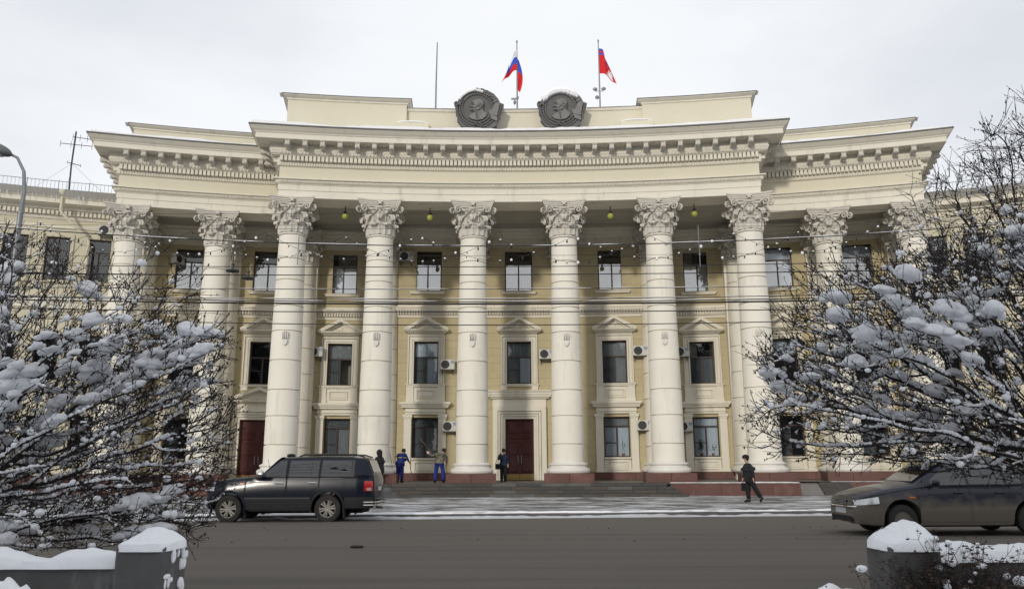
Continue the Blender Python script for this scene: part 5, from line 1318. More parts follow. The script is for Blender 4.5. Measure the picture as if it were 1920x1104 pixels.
def person(label,loc,rot,P,mats,hat=None,hood=False,bag=None,coat_len=0.,s=1.):
    """P: joints in metres; figure faces -y. mats: jacket, trousers, shoes, hat"""
    t=thing('person',label,'person',loc,rot)
    t.scale=(s,)*3
    ja,tr,sh,ht=mats
    J={}; E_=[]
    def j(n,p,r): J[n]=(*p,r)
    j('pel',P['pel'],.115); j('waist',P['waist'],.105); j('chest',P['chest'],.125); j('neck',P['neck'],.055); j('head0',P['head0'],.075); j('head1',P['head1'],.088); j('head2',P['head2'],.06)
    E_=[('pel','waist'),('waist','chest'),('chest','neck'),('neck','head0'),('head0','head1'),('head1','head2')]
    fd=Vector(P.get('face',(0,-1,0))); h0,h1=Vector(P['head0']),Vector(P['head1'])
    j('nose',tuple(h0*.45+h1*.55+fd*.105),.014); j('chin',tuple(h0+fd*.055-Vector((0,0,.01))),.035); E_+= [('head1','nose'),('head0','chin')]
    sv=fd.cross(Vector((0,0,1))).normalized()
    for q,sg in (('l',1),('r',-1)): j('ear'+q,tuple(h0*.45+h1*.55+sv*sg*.088),.014); E_.append(('head1','ear'+q))
    for s_ in 'LR':
        j(s_+'sh',P[s_+'sh'],.062); j(s_+'e',P[s_+'e'],.043); j(s_+'w',P[s_+'w'],.028); E_+= [('chest',s_+'sh'),(s_+'sh',s_+'e'),(s_+'e',s_+'w')]
        hand(J,E_,P[s_+'w'],P[s_+'e'],s_,P.get('glove',1.0))
        j(s_+'hip',P[s_+'hip'],.095); j(s_+'k',P[s_+'k'],.060); j(s_+'a',P[s_+'a'],.042); j(s_+'toe',P[s_+'toe'],.032); E_+= [('pel',s_+'hip'),(s_+'hip',s_+'k'),(s_+'k',s_+'a'),(s_+'a',s_+'toe')]
    skinmesh('body',J,E_,P.get('skin',skin_m),t,1,'pel')
    # jacket
    K={}
    V=lambda n: Vector(P[n])
    K['pel']=(*(V('pel')+(V('pel')-V('waist')).normalized()*(.04+coat_len)),.165+coat_len*.1); bu=P.get('bulk',1.22); K['pel']=(*K['pel'][:3],K['pel'][3]*bu); K['waist']=(*V('waist'),.160*bu); K['mid']=(*((V('waist')+V('chest'))*.5),.172*bu); K['chest']=(*V('chest'),.172*bu); K['col']=(*(V('chest')*.25+V('neck')*.75),.085)
    e2=[('pel','waist'),('waist','mid'),('mid','chest'),('chest','col')]
    for s_ in 'LR':
        K[s_+'sh']=(*V(s_+'sh'),.088); K[s_+'e']=(*V(s_+'e'),.068); K[s_+'w']=(*(V(s_+'w')*.95+V(s_+'e')*.05),.050); e2+= [('chest',s_+'sh'),(s_+'sh',s_+'e'),(s_+'e',s_+'w')]
    skinmesh('jacket',K,e2,ja,t,1,'waist')
    K={'pel':(*V('pel'),.135)}; e2=[]
    for s_ in 'LR':
        K[s_+'hip']=(*(V(s_+'hip')),.130); K[s_+'k']=(*V(s_+'k'),.102); K[s_+'c']=(*(V(s_+'k')*.35+V(s_+'a')*.65),.092); K[s_+'a']=(*(V(s_+'a')+Vector((0,0,.01))),.082); e2+= [('pel',s_+'hip'),(s_+'hip',s_+'k'),(s_+'k',s_+'c'),(s_+'c',s_+'a')]
    skinmesh('trousers',K,e2,tr,t,1,'pel')
    for s_ in 'LR':
        d=(V(s_+'toe')-V(s_+'a')); K={'a':(*V(s_+'a'),.056),'h':(*(V(s_+'a')-d*.25-Vector((0,0,.025))),.045),'m':(*(V(s_+'a')+d*.6),.046),'t':(*(V(s_+'toe')+d.normalized()*.03),.036)}
        skinmesh('shoe',K,[('a','h'),('a','m'),('m','t')],sh,t,1,'a')
    if hat:
        hm=M(); c=h1+Vector((0,0,.035)); 
        if hat=='fur': hm.blob(tuple(c+Vector((0,0,.035))),(.125,.135,.085),14,8); hm.blob(tuple(c+fd*.06),(.10,.09,.045),10,6); hm.blob(tuple(c-fd*.03+Vector((0,0,-.03))),(.118,.10,.07),10,6)
        else: hm.blob(tuple(c+Vector((0,0,.0))),(.106,.118,.115),14,8)
        if hat=='cap': hm.blob(tuple(c+fd*.12-Vector((0,0,.02))),(.07,.07,.015),10,4)
        hm.build('hat',ht,t,smooth=True)
    if hood:
        hm=M(); hm.blob(tuple(h1-fd*.03+Vector((0,0,.0))),(.135,.145,.16),14,8); hm.blob(tuple(h0-fd*.05-Vector((0,0,.05))),(.13,.12,.12),12,6); hm.build('hood',ja,t,smooth=True)
        fu=M(); fu.lathe_y([(.095,0),(.12,-.02),(.13,.02)],12,tuple(h1+fd*.085)); 
    if not hood:
        em_=M()
        for sg in (-1,1): em_.blob(tuple(h0*.42+h1*.58+fd*.083+sv*sg*.032),.011,6,4)
        em_.build('eyes',dark_in,t)
        hr=M(); hr.blob(tuple(h1-fd*.025+Vector((0,0,-.01))),(.094,.094,.10),12,7); hr.build('hair',mat('dark hair',(.02,.014,.01),.8),t,smooth=True)
    return t
fab=lambda n,c,c2=None,sc=6.: mat(n,c,.9,c2 or tuple(x*.7 for x in c),sc,.6,.3,25.)
blk=fab('black winter cloth',(.014,.014,.016)); navy=fab('dark grey padded coat',(.019,.021,.027)); rb=fab('royal blue workwear',(.012,.032,.24),(.010,.022,.13)); blk2=fab('black trousers',(.012,.013,.015)); dj=fab('dark blue padded jacket',(.018,.035,.085))
camo=mat('camouflage cloth',(.17,.155,.115),.9,(.045,.045,.034),9.,.12,.2,25.,col3=(.20,.18,.15),c3=(.54,.56),s3=14.)
shoe=fab('black boots',(.01,.01,.01)); ph_=.79
# walker (faces -x in world: rot = -90deg turns -y to -x)
WK=dict(pel=(0,.02,.93),waist=(0,.0,1.08),chest=(0,-.02,1.32),neck=(0,-.045,1.50),head0=(0,-.065,1.58),head1=(0,-.07,1.66),head2=(0,-.065,1.73),
 Lsh=(.19,-.02,1.41),Le=(.25,.10,1.15),Lw=(.25,.10,.90),Rsh=(-.19,-.02,1.41),Re=(-.25,-.06,1.13),Rw=(-.22,-.17,.89),
 Lhip=(.09,.03,.88),Lk=(.09,.20,.50),La=(.09,.40,.15),Ltoe=(.09,.37,.02),Rhip=(-.09,.0,.88),Rk=(-.09,-.05,.48),Ra=(-.09,-.03,.08),Rtoe=(-.09,-.19,.035),glove=1.25,bulk=1.45,skin=skin_m)
w=person('man in dark grey coat and black fur hat walking left along the pavement',(9.05,31.6,.165),-pi/2,WK,(navy,blk2,shoe,blk),hat='fur',coat_len=.18)
o=M(); o.box(-.29,-.17,-.24,.10,.42,.72); o.tube([(-.22,-.14,.72),(-.22,-.16,.82),(-.22,-.03,.82),(-.22,-.02,.72)],.012,5)
bg=o.build('hand_bag',blk,None,loc=(9.05,31.6,.165),rotz=-pi/2,label='black bag carried low by the walking man in the fur hat',category='bag')
# blue sweeper, seen from behind, leaning
SW=dict(pel=(0,.06,.92),waist=(0,.02,1.06),chest=(.0,-.14,1.27),neck=(.0,-.24,1.41),head0=(.0,-.31,1.46),head1=(.0,-.36,1.52),head2=(.0,-.38,1.58),face=(0,-.75,-.6),
 Lsh=(.19,-.15,1.35),Le=(.27,-.32,1.12),Lw=(.18,-.45,.95),Rsh=(-.19,-.15,1.35),Re=(-.28,-.20,1.12),Rw=(-.30,-.38,1.0),
 Lhip=(.10,.06,.88),Lk=(.13,-.03,.48),La=(.13,.05,.09),Ltoe=(.15,-.12,.04),Rhip=(-.10,.06,.88),Rk=(-.10,.03,.48),Ra=(-.12,.10,.09),Rtoe=(-.13,-.07,.04),glove=1.2,skin=skin_m)
p1=person('street sweeper in plain royal blue suit with yellow stripe, seen from behind',(-5.72,39.9,ph_),pi-.25,SW,(rb,rb,shoe,blk),hat='knit')
st_=M(); st_.tube([(-.20,.045,1.30),(-.02,.075,1.345),(.20,.045,1.30)],.02,5); 
st_=M(); st_.tube([(-.25,-.10,1.20),(-.17,.06,1.215),(0,.12,1.22),(.17,.06,1.215),(.25,-.10,1.20)],.022,5); st_.build('yellow_stripe',mat('yellow reflective tape',(.60,.55,.04),.5),p1)
def broom(label,a,b,head,ma=None):
    L_=Vector(b)-Vector(a); t=thing('broom',label,'broom',a)
    M().tube([(0,0,0),tuple(L_)],.016,6).build('handle',mat('wooden handle',(.16,.10,.06),.7),t); 
    d=L_.normalized(); e=L_
    m=M(); m.tube([tuple(e-d*.02),tuple(e+d*.30)],[.03,.10],8); m.build('bristles' if head=='b' else 'blade',dark_metal if head=='b' else mat('grey plastic blade',(.45,.45,.46),.5),t); return t
broom('long-handled snow scraper held by the blue-suited sweeper',(-6.28,39.3,2.75),(-5.92,39.2,.98),'s')
SC_=dict(SW); SC_.update(pel=(0,.05,.95),chest=(.05,-.18,1.28),neck=(.10,-.28,1.40),head0=(.14,-.33,1.45),head1=(.17,-.37,1.51),head2=(.18,-.39,1.57),Lsh=(.24,-.16,1.33),Le=(.36,-.30,1.12),Lw=(.30,-.40,.92),Rsh=(-.14,-.18,1.36),Re=(-.38,-.22,1.26),Rw=(-.55,-.26,1.40),Lhip=(.12,.05,.90),Lk=(.19,.0,.48),La=(.19,.06,.09),Ltoe=(.23,-.1,.04),Rhip=(-.12,.05,.90),Rk=(-.17,.0,.48),Ra=(-.20,.06,.09),Rtoe=(-.23,-.1,.04),skin=skin_m)
# faces away: rot pi mirrors x, so the raised arm is on the viewer's left after mirroring
for a in ('sh','e','w','hip','k','a','toe'):
    pass
SCm={k:((-v[0],v[1],v[2]) if isinstance(v,tuple) and k!='face' else v) for k,v in SC_.items()}
SCm.update({('R' if k[0]=='L' else 'L')+k[1:]:(-SC_[k][0],SC_[k][1],SC_[k][2]) for k in SC_ if k[0] in 'LR' and k[1:] in ('sh','e','w','hip','k','a','toe')})
p2=person('street sweeper in camouflage jacket and blue trousers, seen from behind on the landing',(-3.70,38.9,ph_),pi,SCm,(camo,rb,shoe,blk),hat='knit')
M().blob((.58,-.27,1.43),(.06,.06,.07),10,6).build('work_glove',mat('white work glove',(.6,.58,.55),.8),p2,smooth=True)
broom('wooden broom held slantwise by the sweeper in camouflage jacket',(-4.66,38.9,2.92),(-3.35,39.4,1.12),'b')
# hooded figure behind the suv
HD=dict(pel=(0,.02,.93),waist=(0,.0,1.08),chest=(0,-.02,1.32),neck=(0,-.04,1.50),head0=(0,-.05,1.58),head1=(0,-.06,1.66),head2=(0,-.06,1.73),
 Lsh=(.19,-.02,1.40),Le=(.25,.0,1.14),Lw=(.24,-.10,.92),Rsh=(-.19,-.02,1.40),Re=(-.25,.0,1.14),Rw=(-.24,-.08,.92),
 Lhip=(.09,.02,.88),Lk=(.09,-.02,.48),La=(.10,.04,.08),Ltoe=(.11,-.13,.04),Rhip=(-.09,.02,.88),Rk=(-.09,-.02,.48),Ra=(-.10,.04,.08),Rtoe=(-.11,-.13,.04),glove=1.2,skin=skin_m)
person('figure in long black hooded coat standing just behind the suv',(-6.37,37.6,.55),-pi/2-.5,HD,(blk,blk2,shoe,blk),hood=True,coat_len=.25)
DM=dict(HD); DM.update(Re=(-.28,-.12,1.16),Rw=(-.10,-.22,1.42),head0=(0,-.06,1.56),head1=(0,-.075,1.63),head2=(0,-.075,1.70))
person('person in dark blue jacket with shoulder bag standing by the central red door',(-.66,41.3,ph_),.15,DM,(dj,blk2,shoe,blk),hat='knit',s=.94)
sb=M(); sb.box(-.17,.12,-.07,.07,0,.28); sb.tube([(-.15,0,.28),(-.05,-.05,.62),(.12,-.03,.85)],.012,4); sb.build('shoulder_bag',blk,None,loc=(-.90,41.12,ph_+.62),label='black shoulder bag hanging beside the person at the red door',category='bag')
# ------------------------------------------------------------------ foreground parapets
def snow_mound(name,x0,x1,y0,y1,z,h,seed,par=None,over=.05,n=30,**k):
    m=M(); cx,cy=(x0+x1)/2,(y0+y1)/2; hx,hy=(x1-x0)/2,(y1-y0)/2
    ex=max(1.,hx/hy)
    def fn(u,v):
        a=u*2-1; b=v*2-1
        a_=1-(1-abs(a))*ex if abs(a)>1-1/ex else 0      # long walls: round only the ends
        q=(abs(a_)**5+abs(b)**5)**.2
        if q>1: a_s,b_s=(a if ex>1.01 else a/q),b/q; q=1
        else: a_s,b_s=a,b
        lx,ly=a_s*hx,b_s*hy
        ov=over*(1+.8*noise.noise((lx*4+seed,ly*4,seed)))
        prof=(1-q**2.2)**.75
        hh=h*prof*(.78+.75*noise.noise((lx*2.6+seed,ly*2.8,seed))+.28*noise.noise((lx*8+seed,ly*8,3))+.07*noise.noise((lx*26,ly*26,seed)))
        s_=1+ov/hy*min(1,1.25-.0*q)
        x=cx+lx+(ov if ex>1.01 else ov)*(a_ if a>0 else -a_); y=cy+ly*s_
        return (x,y,z+.012+max(0,hh)-.045*(q>.985))
    m.grid(fn,int(n*max(1,(x1-x0)/.6)),n); return m.build(name,snow,par,smooth=True,**k)
def parapet(side):
    if side<0:
        post=thing('concrete_post','square concrete gate post with snow cap, bottom left','gate post',(-3.10,7.0,0),0)
        px0,px1,py0,py1=-.205,.205,-.22,.22; ht=.935
    else:
        post=thing('concrete_post','square concrete gate post with tall snow mound, bottom right','gate post',(3.25,6.97,0),0)
        px0,px1,py0,py1=-.21,.21,-.22,.22; ht=.915
    m=M(); nx=10
    def wob(a,b,c): return .006*noise.noise((a*5+side,b*5,c*5))
    m.bbox(px0,px1,py0,py1,-.1,ht,.018); m.build('shaft',concrete,post)
    snow_mound('snow_cap',px0,px1,py0,py1,ht,.125 if side<0 else .21,3+side,post,over=.022)
    if side<0:
        q=M(); random.seed(5)
        for i in range(26): 
            z=ht-.05-random.random()**1.5*.55; q.blob((.205+random.uniform(-.01,.015),random.uniform(-.18,.2),z),(.02,random.uniform(.02,.06),random.uniform(.02,.06)),7,5)
        q.build('stuck_snow',snow,post,smooth=True,kind='stuff')
    wallx=(-9,-3.31) if side<0 else (3.465,9)
    wl=thing('parapet_wall',('low stained concrete wall with snow on top running left from the post' if side<0 else 'low dark concrete wall with snow on top running right from the post'),'wall',((wallx[0]+wallx[1])/2,7.05,0))
    w=(wallx[1]-wallx[0])/2; zt=.785 if side<0 else .81
    joints=[-w,-w+2.1,-w+4.15,w] if side<0 else [-w,-w+1.52,-w+3.6,w]
    for a,b in zip(joints,joints[1:]):
        M().bbox(a+.006,b-.006,-.11,.11,-.1,zt,.012).build('concrete_panel',concrete,wl)
    snow_mound('snow_cap',-w,w,-.11,.11,zt,.10 if side<0 else .11,9+side,wl,over=.03,n=14)
parapet(-1); parapet(1)
for nme,lab,a in (('left',"low snow heap at the bottom edge beside the left post",(-2.80,-1.95,6.2,7.1,.10,.42,21)),('right',"low snow heap at the bottom edge beside the right post",(2.35,2.98,6.2,7.1,.10,.43,23)),('lb','snow heap in front of the left wall at the bottom edge',(-4.55,-3.5,5.9,6.7,.10,.62,27))):
    o=snow_mound('snow_heap',*a[:6],a[6],None,over=.1); o['label']=lab; o['category']='snow heap'

# ------------------------------------------------------------------ snowy trees grown into a volume
def inpoly(px,pz,poly):
    c=np.zeros(len(px),bool); n=len(poly)
    for i in range(n):
        x1,z1=poly[i]; x2,z2=poly[(i+1)%n]
        cond=((z1>pz)!=(z2>pz))&(px<(x2-x1)*(pz-z1)/(z2-z1+1e-12)+x1); c^=cond
    return c
def grow(seeds,pts,step,kill,infl,maxn,bias):
    P=[np.array(s,float) for s in seeds]; par=[-1]+list(range(len(seeds)-1))
    pts=pts.copy(); nd=np.full(len(pts),1e9); ni=np.zeros(len(pts),int)
    new=list(range(len(P))); 
    kids={}
    for it in range(260):
        if not len(pts) or len(P)>maxn: break
        for i in new:
            d=np.linalg.norm(pts-P[i],axis=1); m=d<nd; nd[m]=d[m]; ni[m]=i
        keep=nd>kill; pts,nd,ni=pts[keep],nd[keep],ni[keep]
        if not len(pts): break
        act=nd<infl; 
        if not act.any(): break
        new=[]; idx=np.unique(ni[act])
        arr=np.array(P)
        for i in idx:
            sel=act&(ni==i); v=pts[sel]-arr[i]; v/=np.linalg.norm(v,axis=1)[:,None]; d=v.sum(0); 
            if par[i]>=0: pd=arr[i]-arr[par[i]]; d=d/np.linalg.norm(d)+.55*pd/(np.linalg.norm(pd)+1e-9)
            d=d/ (np.linalg.norm(d)+1e-9)+bias+np.random.normal(0,.16,3); d/=np.linalg.norm(d)
            q=arr[i]+d*step
            if kids.get(i,0)>=3: 
                nd[sel]*=.0; continue
            kids[i]=kids.get(i,0)+1; P.append(q); par.append(i); new.append(len(P)-1)
        if not new: break
    return np.array(P),par
def fast_tubes(paths,n=4):
    """many tubes at once with numpy; paths = list of (pts kx3, radii k)"""
    V=[];F=[];off=0
    ang=np.arange(n)*2*pi/n; ca,sa=np.cos(ang),np.sin(ang)
    for p,r in paths:
        k=len(p); d=np.empty_like(p); d[1:-1]=p[2:]-p[:-2]; d[0]=p[1]-p[0]; d[-1]=p[-1]-p[-2]
        d/=np.linalg.norm(d,axis=1)[:,None]+1e-9
        up=np.array([.31,.2,.93]) if abs(d[0][2])<.9 else np.array([1,.1,.1]); a=np.cross(d,up); a/=np.linalg.norm(a,axis=1)[:,None]+1e-9; b=np.cross(a,d)
        v=p[:,None,:]+(a[:,None,:]*ca[None,:,None]+b[:,None,:]*sa[None,:,None])*r[:,None,None]
        V.append(v.reshape(-1,3)); i=np.arange(k-1)[:,None]*n; j=np.arange(n)[None,:]; j2=(j+1)%n
        F.append(np.stack([i+j,i+j2,i+n+j2,i+n+j],-1).reshape(-1,4)+off); off+=k*n
    return np.concatenate(V),np.concatenate(F)
def npmesh(name,V,F,ma,smooth=True):
    me=bpy.data.meshes.new(name); me.vertices.add(len(V)); me.vertices.foreach_set('co',V.astype(np.float32).ravel())
    k=F.shape[1]; me.loops.add(F.size); me.loops.foreach_set('vertex_index',F.astype(np.int32).ravel()); me.polygons.add(len(F)); me.polygons.foreach_set('loop_start',np.arange(0,F.size,k,dtype=np.int32)); me.polygons.foreach_set('loop_total',np.full(len(F),k,np.int32))
    if smooth: me.polygons.foreach_set('use_smooth',np.ones(len(F),bool))
    me.materials.append(ma); me.update(calc_edges=True); me.validate(); return me
def scatter_blobs(C,Rr,flat=.75,res=(6,4)):
    """C nx3 centres, Rr radii -> joined low-poly blobs"""
    q=M().blob((0,0,0),1,*res); v=np.array(q.v); tri=[]
    for f in q.f: tri.append(f if len(f)==3 else f[:3]); 
    for f in q.f:
        if len(f)==4: tri.append((f[0],f[2],f[3]))
    f=np.array(tri); S=np.stack([Rr*np.random.uniform(.8,1.4,len(Rr)),Rr*np.random.uniform(.8,1.4,len(Rr)),Rr*flat*np.random.uniform(.8,1.2,len(Rr))],-1)
    V=C[:,None,:]+v[None]*S[:,None,:]+np.random.normal(0,.06,(len(C),len(v),3))*Rr[:,None,None]
    F=f[None]+np.arange(len(C))[:,None,None]*len(v); return V.reshape(-1,3),F.reshape(-1,3)
# big clump variants
CL=[]
for vv in range(8):
    random.seed(40+vv); b=bmesh.new(); 
    for q in range(2+vv%5):
        r=random.uniform(.5,.9) if q else 1.0; o_=Vector((random.uniform(-1.0,1.0)*(q>0),random.uniform(-.6,.6)*(q>0),random.uniform(-.5,.3)*(q>0)))
        g=bmesh.ops.create_icosphere(b,subdivisions=3,radius=r); 
        for v in g['verts']:
            p=v.co.copy(); n1=noise.noise(p*1.4+Vector((vv*7,q*3,0)))*.30+noise.noise(p*3.2+Vector((vv,0,q)))*.10+noise.noise(p*9)*.03
            v.co=p*(1+n1); 
            if v.co.z<-.25*r: v.co.z=-.22*r+(v.co.z+.22*r)*.45
            v.co.z*=.92; v.co+=o_
    me=bpy.data.meshes.new('snow_clump'); b.to_mesh(me); b.free(); me.materials.append(snow)
    for p in me.polygons: p.use_smooth=True
    CL.append(me)
def tree(name,label,base,seeds,poly,yc,dep,npts,dens,bias,nbig,seed,heavy,rt=.036,outd=(1,0,.5)):
    np.random.seed(seed); random.seed(seed)
    T=thing(name,label,'tree',base)
    bx=np.array(base)
    sg=1 if outd[0]<0 else -1
    poly=[(p[0]+(.10 if sg>0 else -.02)*(abs(p[0])<5),p[1]-(.09 if sg>0 else .02)*max(0,min(3,p[1]-1.4))) for p in poly]
    xs=[p[0] for p in poly]; zs=[p[1] for p in poly]
    n=npts*5; px=np.random.uniform(min(xs),max(xs),n); pz=np.random.uniform(min(zs),max(zs),n); ok=inpoly(px,pz,poly); px,pz=px[ok],pz[ok]
    dn=dens(px,pz); ok=np.random.rand(len(px))<dn; px,pz=px[ok][:npts],pz[ok][:npts]; print('pts',len(px))
    # less depth near the outer silhouette
    py=yc+np.random.uniform(-.45,1.35,len(px))*dep(px,pz)
    # clumpy crown
    nz=np.array([noise.noise((a*1.4,b_*1.4,c*1.4+seed)) for a,b_,c in zip(px,py,pz)]); ok=nz>-.28
    pts=np.stack([px,py,pz],-1)[ok]
    P,par=grow(seeds,pts,.065,.082,1.6,22000,np.array(bias))
    N_=len(P); ch=[[] for _ in range(N_)]
    for i,p in enumerate(par):
        if p>=0: ch[p].append(i)
    rad=np.zeros(N_)
    for i in range(N_-1,-1,-1):
        rad[i]=.0033 if not ch[i] else (sum(rad[c]**2.5 for c in ch[i]))**(1/2.5)
    rad=np.minimum(rad,rt)
    # smooth positions slightly
    for _ in range(2):
        Q=P.copy()
        for i in range(1,N_):
            if ch[i]: Q[i]=.5*P[i]+.25*P[par[i]]+.25*P[max(ch[i],key=lambda c:rad[c])]
        P=Q
    paths_big=[];paths=[]; done=set()
    stack=[0]
    while stack:
        s=stack.pop(); cur=s; pp=[]; rr=[]
        if par[s]>=0: pp.append(P[par[s]]); rr.append(min(rad[par[s]],rad[s]*1.15))
        while True:
            pp.append(P[cur]); rr.append(rad[cur])
            if not ch[cur]: break
            k=max(ch[cur],key=lambda c:rad[c])
            for c in ch[cur]:
                if c!=k: stack.append(c)
            cur=k
        if len(pp)<2: continue
        (paths_big if rr[min(1,len(rr)-1)]>.014 else paths).append((np.array(pp)-bx,np.array(rr)))
    V,F=fast_tubes(paths_big,8); obj('trunk',npmesh('trunk',V,F,bark),T)
    V,F=fast_tubes(paths,4); obj('branches',npmesh('branches',V,F,bark),T,kind='stuff')
    # twigs and seed heads
    tw=[];bc=[];br=[]
    od=np.array(outd,float); od/=np.linalg.norm(od)
    thin=[i for i in range(1,N_) if rad[i]<.0095]
    for i in thin:
        d0=P[i]-P[par[i]]; d0/=np.linalg.norm(d0)+1e-9
        for _ in range((1 if random.random()<.8 else 0) if ch[i] else 3):
            d=d0*.7+od*.35+np.random.normal(0,.42,3)+np.array([0,0,.15]); d/=np.linalg.norm(d); l=random.uniform(.07,.24)*(1.35 if P[i][2]>3.2 else 1)
            k=2; q=[P[i]]; dd=d
            for s_ in range(k): dd=dd+np.random.normal(0,.14,3)+np.array([0,0,.05]); dd/=np.linalg.norm(dd); q.append(q[-1]+dd*l/k)
            q=np.array(q)-bx; tw.append((q,np.array([.0040,.0032,.0020])))
            if random.random()<(.30 if ch[i] else .60):
                for s_ in range(random.randint(1,3)): t=random.uniform(.6,1.02); a=q[0]+(q[-1]-q[0])*t; bc.append(a+np.random.normal(0,.006,3)); br.append(random.uniform(.0035,.0085))
    V,F=fast_tubes(tw,3); obj('twigs',npmesh('twigs',V,F,bark),T,kind='stuff')
    V,F=scatter_blobs(np.array(bc),np.array(br),2.3,(4,2)); obj('seed_heads',npmesh('seed_heads',V,F,bud_m),T,kind='stuff')
    # snow lying along limbs
    sc1=[];sr1=[]
    for pp,rr in paths_big+paths:
        i=0
        while i<len(pp)-1:
            L_=random.randint(1,9) if rr[i]>.007 else random.randint(1,3)
            if random.random()<(.13 if rr[i]<.0075 else .62)*heavy:
                w0=random.uniform(.008,.016) if rr[i]<.006 else rr[i]*random.uniform(.8,1.2)+random.uniform(.006,.016)
                for j in range(i,min(i+L_,len(pp)-1)):
                    d=pp[j+1]-pp[j]; ln=np.linalg.norm(d)+1e-9; hz=1-abs(d[2])/ln
                    if hz<.22: continue
                    k_=max(1,int(ln/(w0*1.0)))
                    for q in range(k_):
                        w=w0*random.uniform(.65,1.25); p_=pp[j]+d*(q+random.random()*.5)/k_; p_=p_+np.array([random.gauss(0,w*.2),random.gauss(0,w*.2),rr[j]+w*.35]); sc1.append(p_); sr1.append(w)
            i+=L_+random.randint(0,3)
    V,F=scatter_blobs(np.array(sc1),np.array(sr1),.85); obj('branch_snow',npmesh('branch_snow',V,F,snow),T,kind='stuff')
    # small tufts
    idx=np.array(random.sample(thin,int(len(thin)*.16*heavy))); rr=.012+.034*np.random.rand(len(idx))**2.6
    C_=P[idx]-bx; C_[:,2]+=rr*.6; V,F=scatter_blobs(C_,rr,.85); obj('snow_tufts',npmesh('snow_tufts',V,F,snow),T,kind='stuff')
    # clumps one by one
    cand=[i for i in range(N_) if rad[i]>.0045]
    random.shuffle(cand); used=[]; cnt=0
    # clusters: favour some places
    cs=[random.choice(cand) for _ in range(30)]
    sc_=np.array([min(np.linalg.norm(P[i]-P[c]) for c in cs)+random.random()*.48+.22*(P[i][1]-yc+.6) -.25*(P[i][2]-1.5)/2 for i in cand]); order=np.argsort(sc_)
    for o_i in order:
        i=cand[o_i]
        s=.022+.095*random.random()**2.1
        if cnt<nbig*.09: s=random.uniform(.08,.125)
        if any(np.linalg.norm(P[i]-u)<(s+r_)*.78 for u,r_ in used): continue
        used.append((P[i],s)); loc=P[i]-bx+np.array([0,-s*.25,s*.40+rad[i]])
        c=obj('snow_clump',random.choice(CL),T,tuple(loc)); dv=P[i]-P[par[i]] if par[i]>=0 else np.array([1,0,0]); az=atan2(dv[1],dv[0])+random.gauss(0,.3); tl=-math.asin(max(-.6,min(.6,dv[2]/(np.linalg.norm(dv)+1e-9))))*.45; c.rotation_euler=(random.uniform(-.3,.3),tl,az); c.scale=(s*random.uniform(.9,1.25),s*random.uniform(.8,1.15),s*random.uniform(.72,1.0))
        cnt+=1
        if cnt>=nbig: break
    print(name,'nodes',N_,'twigs',len(tw),'snowblobs',len(sc1),'tufts',len(idx),'buds',len(bc))
    return T
polyL=[(-7.2,4.15),(-6.2,4.3),(-5.6,4.35),(-5.15,3.75),(-4.75,4.05),(-4.55,3.55),(-4.05,3.55),(-3.62,3.92),(-3.42,3.72),(-3.75,3.15),(-3.25,3.15),(-3.0,2.85),(-3.18,2.45),(-2.92,2.15),(-2.98,1.75),(-2.98,1.5),(-3.12,1.1),(-3.3,.85),(-4.2,.76),(-5.2,.76),(-7.2,.72)]
def depL(x,z): return np.clip((-2.75-x)*.75,.25,1.25)
def denL(x,z): return np.where(z>3.05,.13,np.where(z<1.25,.6,1.0))
tree('snowy_tree','leafless spreading tree laden with snow clumps, filling the left side','' or (-6.6,8.3,.1),[(-6.6,8.3,.1),(-6.58,8.3,.25),(-6.5,8.28,.4),(-6.4,8.25,.55),(-6.25,8.2,.7),(-6.05,8.15,.85),(-5.85,8.1,.98)],polyL,8.15,depL,9500,denL,(.10,0,.07),470,5,1.15,outd=(1,0,.55))
polyR=[(7.4,5.6),(5.55,5.75),(5.15,5.35),(4.95,4.9),(5.0,4.35),(4.6,4.2),(4.45,3.95),(4.0,4.02),(3.62,3.95),(3.1,3.98),(3.05,3.6),(2.9,3.35),(2.95,3.0),(2.5,2.92),(2.36,2.72),(2.75,2.5),(2.42,2.3),(2.33,2.05),(2.5,1.9),(2.45,1.8),(2.7,1.66),(3.3,1.62),(4.2,1.55),(5.2,1.40),(7.4,1.3)]
def depR(x,z): return np.clip((x-2.15)*.75,.25,1.25)
def denR(x,z): return np.where((x<4.4)&(z>3.05),.30,np.where(z>4.0,.25,np.where(z<1.7,.5,1.0)))
tree('snowy_tree','leafless spreading tree with big snow pillows, filling the right side in front of the saloon','' or (6.9,8.4,.1),[(6.9,8.4,.1),(6.88,8.4,.3),(6.8,8.38,.5),(6.65,8.35,.7),(6.45,8.3,.9),(6.2,8.28,1.05),(5.95,8.25,1.17)],polyR,8.2,depR,10500,denR,(-.10,0,.06),640,9,1.15,outd=(-1,0,.6))
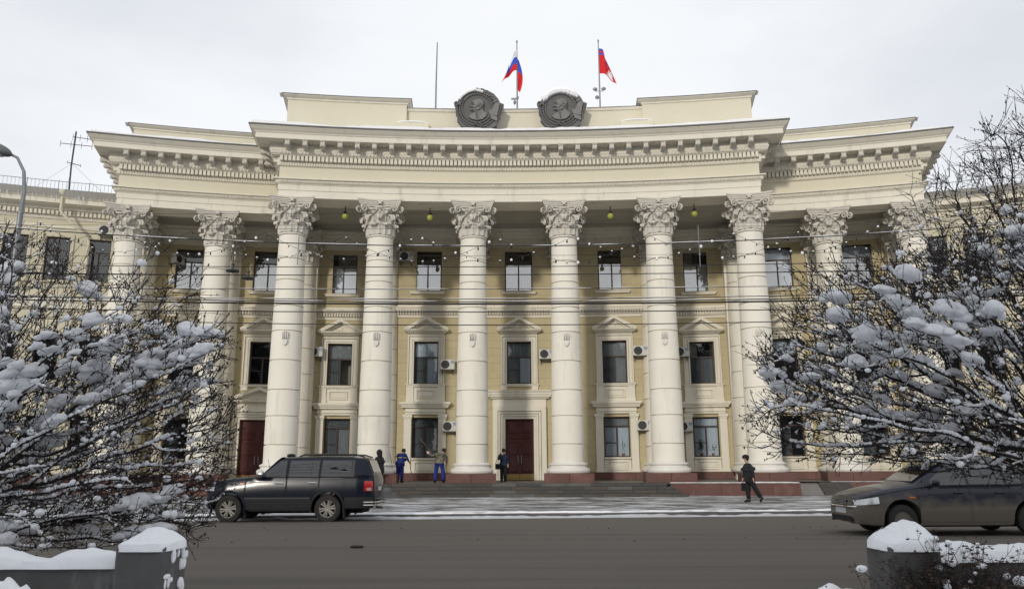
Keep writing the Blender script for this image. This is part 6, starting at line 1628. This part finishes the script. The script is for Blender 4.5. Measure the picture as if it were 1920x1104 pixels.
# small brown leaved bush in front of the right post
np.random.seed(4); random.seed(4)
bs=thing('brown_bush','small scrubby bush with dry brown leaves and snow against the right post','bush',(3.45,6.55,.1))
tw=[];lc=[];lr=[];sc=[];sr2=[]
for i in range(230):
    a=random.uniform(0,2*pi); q=[np.array([random.gauss(.05,.2),random.gauss(0,.07),0.0])]; d=np.array([cos(a)*.5,sin(a)*.2,1.0])
    L_=random.uniform(.45,.97)
    for s_ in range(6):
        d=d+np.random.normal(0,.28,3); d[2]=abs(d[2])*.9+.2; d/=np.linalg.norm(d); q.append(q[-1]+d*L_/6)
        if s_>1:
            for z in range(3):
                e=np.random.normal(0,1,3); e/=np.linalg.norm(e); tw.append((np.array([q[-1],q[-1]+e*.05,q[-1]+e*.09+np.array([0,0,.02])]),np.array([.0018,.0015,.001])))
                if random.random()<.8: lc.append(q[-1]+e*.08); lr.append(random.uniform(.008,.018))
                if random.random()<.012: sc.append(q[-1]+np.array([0,0,.02])); sr2.append(random.uniform(.015,.05))
    tw.append((np.array(q),np.linspace(.005,.002,len(q))))
V,F=fast_tubes(tw,3); obj('stems',npmesh('stems',V,F,bark),bs,kind='stuff')
V,F=scatter_blobs(np.array(lc),np.array(lr),.5,(4,2)); obj('dry_leaves',npmesh('dry_leaves',V,F,mat('dry brown leaves',(.10,.055,.032),.9,(.055,.032,.02),9.,.6)),bs,kind='stuff')
V,F=scatter_blobs(np.array(sc),np.array(sr2),.8); obj('snow_tufts',npmesh('snow_tufts',V,F,snow),bs,kind='stuff')
for i in range(7):
    s=random.uniform(.03,.07); c=obj('snow_clump',random.choice(CL),bs,(random.uniform(-.2,.42),random.uniform(-.12,.08),random.uniform(.35,.52)-abs(i-6)*.012)); c.scale=(s,s,s*.8); c.rotation_euler=(0,0,random.uniform(0,6))
print('objects',len(bpy.data.objects),'blocks',nblocks[0])

# ------------------------------------------------------------------ the park's trees on the near side of the street, behind the viewer
np.random.seed(12); random.seed(12)
V_=[];F_=[];off=0
for k in range(46):
    x=-100+4.2*k+random.gauss(0,.8); y=random.uniform(-50,-40); H=random.uniform(22.0,24.5); rr=random.uniform(3.4,4.6)
    n=6500; u=np.random.normal(0,1,(n,3)); u/=np.linalg.norm(u,axis=1)[:,None]; u*=np.random.rand(n,1)**.4
    c=np.array([x,y,0])+u*np.array([rr,rr,H*.46])+np.array([0,0,H*.54]); 
    a=np.random.normal(0,1,(n,3)); a/=np.linalg.norm(a,axis=1)[:,None]; b_=np.random.normal(0,1,(n,3)); b_/=np.linalg.norm(b_,axis=1)[:,None]
    tri=np.stack([c,c+a*.85,c+b_*.65],1).reshape(-1,3); V_.append(tri); F_.append(np.arange(n*3).reshape(-1,3)+off); off+=n*3
obj('park_trees',npmesh('park_trees',np.concatenate(V_),np.concatenate(F_),bark,False),None,kind='stuff')
